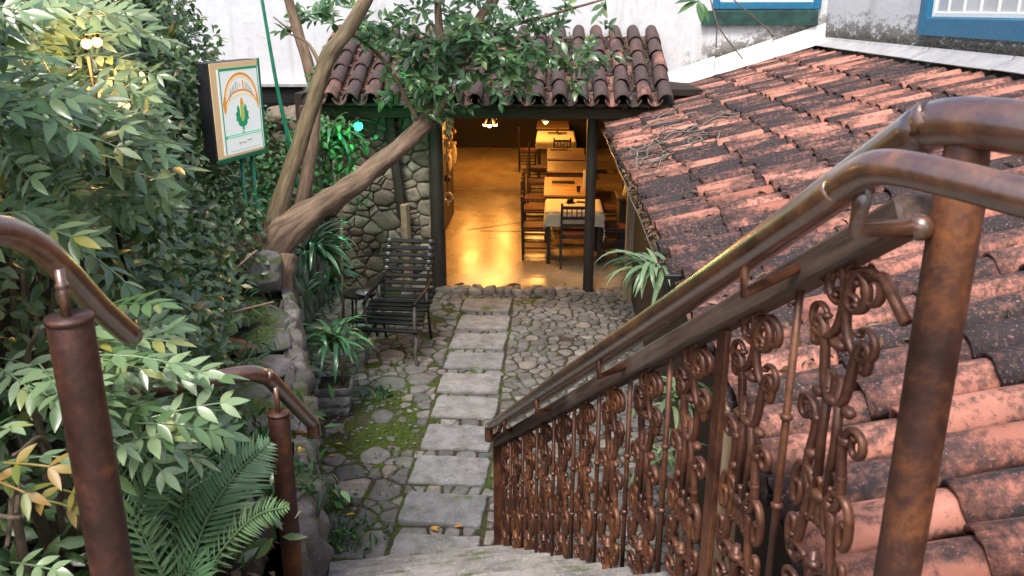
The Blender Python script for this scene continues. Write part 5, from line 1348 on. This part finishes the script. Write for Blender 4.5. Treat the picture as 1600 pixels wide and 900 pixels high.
# ---- strap-leaved plants: every blade its own piece
def blade_mesh(i, L, W, arch, mat, a0=78):
    n = 9; V, F = [], []
    for k in range(n + 1):
        t = k / n; a = R(a0) - arch * t * (1 + .5 * t); 
        if k == 0: x, z = 0, 0
        else: x += math.cos(a) * L / n; z += math.sin(a) * L / n
        wd = W * (.55 + .9 * math.sin(math.pi * min(1, .12 + t * .75))) * (1 - t ** 5) * .5 + .0006
        for j, s in enumerate((-1, 0, 1)): V.append((x - (0 if s else .0) * math.sin(a), s * wd, z + abs(s) * wd * .45))
    for k in range(n):
        for j in range(2): F.append((k * 3 + j, k * 3 + j + 1, k * 3 + j + 4, k * 3 + j + 3))
    return quad_mesh('blade', np.array(V), np.array(F), np.full(len(V), .1 * i), mat)
blades_g = [blade_mesh(i, .34 + .03 * (i % 4), .021, .75 + .28 * (i % 5), 'blade_leaf', 66) for i in range(10)]
blades_p = [blade_mesh(i, .30 + .03 * (i % 4), .021, .7 + .22 * (i % 5), 'pale_blade_leaf', 52) for i in range(10)]
def strap_plant(name, loc, label, n, meshes, s=1.0, az=None, spread=.05, stem=None, cat='plant'):
    e = empty(name, loc, 0, label, cat)
    if stem:
        for (a, b) in stem: g = G(); g.add(*tube([tuple(V3(a)), tuple((V3(a) + V3(b)) / 2 + V3((.01, .01, 0))), tuple(V3(b))], .012, 7, .2)); g.build('stem', 'twig_bark', e)
    for k in range(n):
        a = k * 2.39996 if az is None else rng.uniform(*az)
        inst('blade', meshes[k % len(meshes)], e, (rng.gauss(0, spread * .4), rng.gauss(0, spread * .4), rng.uniform(-spread, spread)), (rng.uniform(-.25, .25), rng.uniform(-.15, .75), a), [s * rng.uniform(.8, 1.15)] * 3)
    return e
strap_plant('strap_plant', (-2.12, 7.22, 1.34), 'green strap-leaved plant cascading over the retaining wall below the tree', 52, blades_g, 1.35, (-2.6, 1.2))
strap_plant('strap_plant', (-2.42, 9.4, 2.05), 'strap-leaved plant lit green beside the glowing green bulb', 44, blades_g, 1.4)
strap_plant('strap_plant', (-2.05, 7.6, .95), 'strap-leaved plant growing from the wall face beside the rubble wall', 26, blades_g, 1.1, (-2.2, 1.0))
strap_plant('spider_plant', (.58, 4.42, 2.06), 'pale striped spider plant spilling from the gutter end', 30, blades_p, .9, (1.8, 4.9), .05)
strap_plant('spider_plant', (.66, 3.92, 1.55), 'pale spider plant on bare stems behind the stair railing', 26, blades_p, .85, None, .05, [((0, 0, -1.54), (.01, 0, .02)), ((.08, .05, -1.54), (.03, 0, .02))])
strap_plant('spider_plant', (.72, 4.75, .75), 'low spider plant on the cobbles behind the stair railing', 20, blades_p, .9, None, .05, [((0, 0, -.74), (0, 0, .02))])
# ---- potted dracaena
pt = empty('stone_planter', (-1.86, 6.80, 0), R(8), 'square grey rock-faced planter against the retaining wall', 'planter')
def ring(z, a): return [(-a, -a, z), (a, -a, z), (a, a, z), (-a, a, z)]
for lev, (z0, z1, a0, a1) in enumerate([(.012, .10, .118, .132), (.104, .21, .134, .148), (.214, .285, .144, .156)]):
    for side in range(4):
        g = G(); nn = 8; V = []; F = []
        for j in range(4):
            for i in range(nn + 1):
                u = -1 + 2 * i / nn; z = z0 + (z1 - z0) * j / 3; a = a0 + (a1 - a0) * j / 3
                bump_ = .012 * mnoise.noise(V3((u * 3 + side * 7, z * 30, lev * 3))) + (.008 if 0 < j < 3 else 0)
                V.append((u * a, -a - bump_, z))
        V += [(-a0 * .8, -a0 * .8, z0), (a0 * .8, -a0 * .8, z0), (a1 * .85, -a1 * .85, z1), (-a1 * .85, -a1 * .85, z1)]
        for j in range(3):
            for i in range(nn): k = j * (nn + 1) + i; F.append((k, k + 1, k + nn + 2, k + nn + 1))
        b4 = 4 * (nn + 1); F.append(tuple([b4 + 3, b4 + 2] + [3 * (nn + 1) + i for i in range(nn, -1, -1)][::1]))
        g.add(V, F); o = g.build('block', 'pot_concrete', pt, smooth=False); o.rotation_euler = (0, 0, side * math.pi / 2)
g = G(); g.add(*cbox(.26, .26, .04, .004, (0, 0, .24))); g.build('soil', 'hill_soil', pt, smooth=False)
strap_plant('dracaena', (-1.84, 6.79, .66), 'young dracaena with two bare stems growing in the stone planter', 48, blades_g, 1.2, None, .08, [((-.02, 0, -.43), (0, 0, .04)), ((.05, .03, -.43), (.02, .02, -.02))])
# ---- fern: each frond its own part
fern = empty('fern', (-1.12, 2.15, 1.62), 0, 'arching green fern growing at the foot of the short rusty post', 'fern'); fo = V3((-1.07, 2.15, 1.62))
def frond(pts, L0, n=30, seed=0, wd=.011):
    rs = np.random.default_rng(seed); P = smooth_path([tuple(V3(p) - fo) for p in pts], 12); P = np.array([p[:3] for p in P]); A, D, N, L, W = [], [], [], [], []
    side0 = None
    for k in range(n):
        t = .12 + .87 * k / (n - 1); f = t * (len(P) - 1); i = min(int(f), len(P) - 2); p = P[i] + (P[i + 1] - P[i]) * (f - i); tg = P[i + 1] - P[i]; tg /= np.linalg.norm(tg)
        upv = np.array((-.15, -.75, .65)); sd = np.cross(tg, upv); sd /= np.linalg.norm(sd); nr = np.cross(sd, tg)
        q = math.sin(math.pi * min(.97, .18 + .80 * t)) ** .7
        for s in (-1, 1):
            A.append(p); D.append(sd * s * .9 + tg * .55 + nr * rs.normal() * .08); N.append(nr + rs.normal(size=3) * .12); L.append(L0 * q * rs.uniform(.9, 1.08)); W.append(wd)
    V, F, rv = leaf_arrays(np.array(A), np.array(D), np.array(N), np.array(L), np.array(W), n=5, curl=rs.uniform(.05, .25, len(A)), fold=.3, rnd=rs.random(len(A)) * .4 + .2, pw=.6)
    tv, tf = tube([tuple(p) for p in P], .0035, 5); tf = np.array([f for f in tf if len(f) == 4])
    link(bpy.data.objects.new('frond', quad_mesh('frond', np.r_[V, np.array(tv)], np.r_[F, tf + len(V)], np.r_[rv, np.full(len(tv), .5)], 'fern_leaf')), fern)
B0 = (-1.07, 2.15, 1.65)
frond([B0, (-.992, 2.224, 1.897), (-.934, 2.343, 1.996), (-.839, 2.425, 2.074)], .16, 34, 1)
frond([B0, (-1.156, 2.156, 1.938), (-1.104, 2.159, 2.1), (-1.034, 2.185, 2.171)], .13, 30, 2)
frond([B0, (-.889, 2.153, 1.892), (-.788, 2.138, 1.993), (-.685, 2.107, 2.044)], .07, 26, 3, .008)
frond([B0, (-1.254, 2.276, 1.86), (-1.386, 2.389, 1.92), (-1.465, 2.436, 1.90)], .12, 28, 4)
frond([B0, (-1.10, 2.35, 1.92), (-1.13, 2.5, 2.06), (-1.10, 2.65, 2.12)], .13, 28, 5)
frond([B0, (-1.02, 2.10, 1.80), (-.96, 2.04, 1.86), (-.9, 1.98, 1.86)], .11, 24, 6)
# ---- weeds
def tuft(name, c, r, n, L, W, label, mat='weed_leaf', cat='weed', up=.9, zj=.02):
    P = [(rng.gauss(0, r), rng.gauss(0, r), rng.uniform(0, zj)) for _ in range(n)]; D = rand_dirs(n, up)
    o = leaves_obj(name, P, D, rand_dirs(n, .8), nrg.uniform(L * .6, L * 1.2, n), nrg.uniform(W * .7, W * 1.2, n), mat, None, n=3); o.location = c
    return tag(o, label, cat, kind='stuff')
tuft('weed_clump', (-1.33, 4.86, .02), .11, 190, .055, .024, 'low green weeds at the foot of the lowest step', zj=.05)
tuft('weed_clump', (-1.50, 5.3, .02), .06, 70, .06, .02, 'small weed tuft between the two large cobbles and the wall', zj=.05)
tuft('weed_clump', (-1.58, 7.1, .02), .09, 80, .06, .03, 'flat weed leaves on the cobbles in front of the planter', up=.4)
tuft('weed_clump', (-1.17, 3.5, 1.22), .09, 130, .09, .014, 'feathery weed behind the short rusty post', up=.5, zj=.08)
tuft('weed_clump', (-1.9, 4.75, 1.35), .14, 160, .11, .012, 'thin grassy weeds among the ledge rocks', up=.5, zj=.1)
tuft('weed_clump', (-2.15, 5.4, 1.4), .16, 170, .10, .014, 'straggly weeds above the clay shards', up=.4, zj=.15)
tuft('weed_clump', (-1.5, 3.6, 1.3), .2, 260, .09, .03, 'broad weeds covering the ledge behind the fern', up=.5, zj=.2)
tuft('weed_clump', (-1.25, 2.75, 1.5), .16, 240, .09, .03, 'dark weeds packed under the pinnate shrub', 'hedge_leaf', up=.5, zj=.25)
# cane and dead sticks on the ledge
for i, (a, b, lb) in enumerate([((-2.2, 4.75, 1.55), (-1.75, 5.1, 1.62), 'pale cane lying across the weeds on the ledge'), ((-2.35, 5.6, 1.5), (-2.1, 5.85, 1.75), 'bare reddish twig leaning on the mossy boulder')]):
    g = G(); a, b = V3(a), V3(b); g.add(*tube([(0, 0, 0), tuple((b - a) * .5 + V3((0, 0, .02))), tuple(b - a)], .008, 6)); tag(g.build('dead_stick', 'pale_plank', None, loc=a), lb, 'stick')
g = G(); g.add(*tube([(0, 0, 0, .018), (.0, .1, .6, .016), (.02, .18, 1.5, .015)], .016, 8, .15)); tag(g.build('dark_pole', 'twig_bark', None, loc=(-2.30, 8.95, .02)), 'thin dark pole standing between the wall plant and the rubble wall', 'pole')
n = 700; yy = nrg.uniform(1.5, 4.2, n); xx = np.array([wx(v) for v in yy]) - .1 - nrg.random(n) * .5
zz = np.array([hill(wx(b) - .06 - a, b) for a, b in zip(xx, yy)]) + nrg.random(n) * .06
tag(leaves_obj('leaf_litter', np.c_[xx, yy, zz], rand_dirs(n), rand_dirs(n, 1.2), nrg.uniform(.05, .11, n), nrg.uniform(.02, .045, n), 'dry_leaf', None, n=3, curl=.4), 'brown dead leaves on the soil below the pinnate shrubs', 'leaf litter', kind='stuff')
# ---- dead leaves on the roofs and in the gutter
n = 1500; x = nrg.uniform(.64, .70, n); y = nrg.uniform(4.25, 10.1, n)
lit = leaves_obj('leaf_litter', np.c_[x, y, 2.055 + nrg.random(n) * .05], rand_dirs(n), rand_dirs(n, 1.0), nrg.uniform(.03, .07, n), nrg.uniform(.015, .03, n), 'dry_leaf', None, n=2, curl=.4)
tag(lit, 'dry brown leaves filling the gutter', 'leaf litter', kind='stuff')
P, D = [], []
for _ in range(2300):
    if rng.random() < .42: xx, yy = abs(rng.gauss(0, .35)) + .72, rng.gauss(7.9, .8)
    else: xx, yy = .72 + abs(rng.gauss(0, .7)), .82 + PITCH * rng.randrange(10, 46) + rng.gauss(0, .025)
    if xx > 3.2: continue
    P.append((xx, yy, roof_z(xx) + .06 + rng.random() * .06)); D.append((rng.gauss(0, 1), rng.gauss(0, 1), rng.gauss(0, .3)))
lit = leaves_obj('leaf_litter', P, D, rand_dirs(len(P), 1.2), nrg.uniform(.03, .09, len(P)), nrg.uniform(.008, .024, len(P)), 'dry_leaf', None, n=2, curl=.4)
tag(lit, 'dry vine and leaf litter caught on the lower roof tiles', 'leaf litter', kind='stuff')
P = []
for _ in range(1300):
    c = rng.randrange(17); s = rng.uniform(-.05, 1.7); P.append((-2.76 + c * .2385 + .119 + rng.gauss(0, .028), 9.9 + s * math.cos(PA), 2.40 + s * math.sin(PA) + .03 + rng.random() * .04))
lit = leaves_obj('leaf_litter', P, rand_dirs(len(P)), rand_dirs(len(P), 1.2), nrg.uniform(.025, .06, len(P)), nrg.uniform(.014, .028, len(P)), 'dry_leaf', None, n=2, curl=.4)
tag(lit, 'dead leaves lying in the channels of the porch roof', 'leaf litter', kind='stuff')

# ---- dead vine tangled over the lower tiles
vine = empty('dead_vine', (.9, 7.9, roof_z(.9) + .1), 0, 'tangle of grey dead vine stems lying over the lower roof tiles', 'vine'); vo = V3((.9, 7.9, roof_z(.9) + .1))
for k in range(34):
    x, y = .78 + abs(rng.gauss(0, .3)), rng.gauss(7.9, .55); a = rng.uniform(0, 6.28); P = []
    for i in range(6):
        P.append(tuple(V3((x, y, roof_z(x) + .125 + rng.uniform(-.02, .035))) - vo)); a += rng.gauss(0, .6); x = max(.72, x + math.cos(a) * .10); y += math.sin(a) * .10
    g = G(); g.add(*tube(smooth_path(P, 3), rng.uniform(.004, .009), 5)); g.build('stem', 'dead_vine', vine)
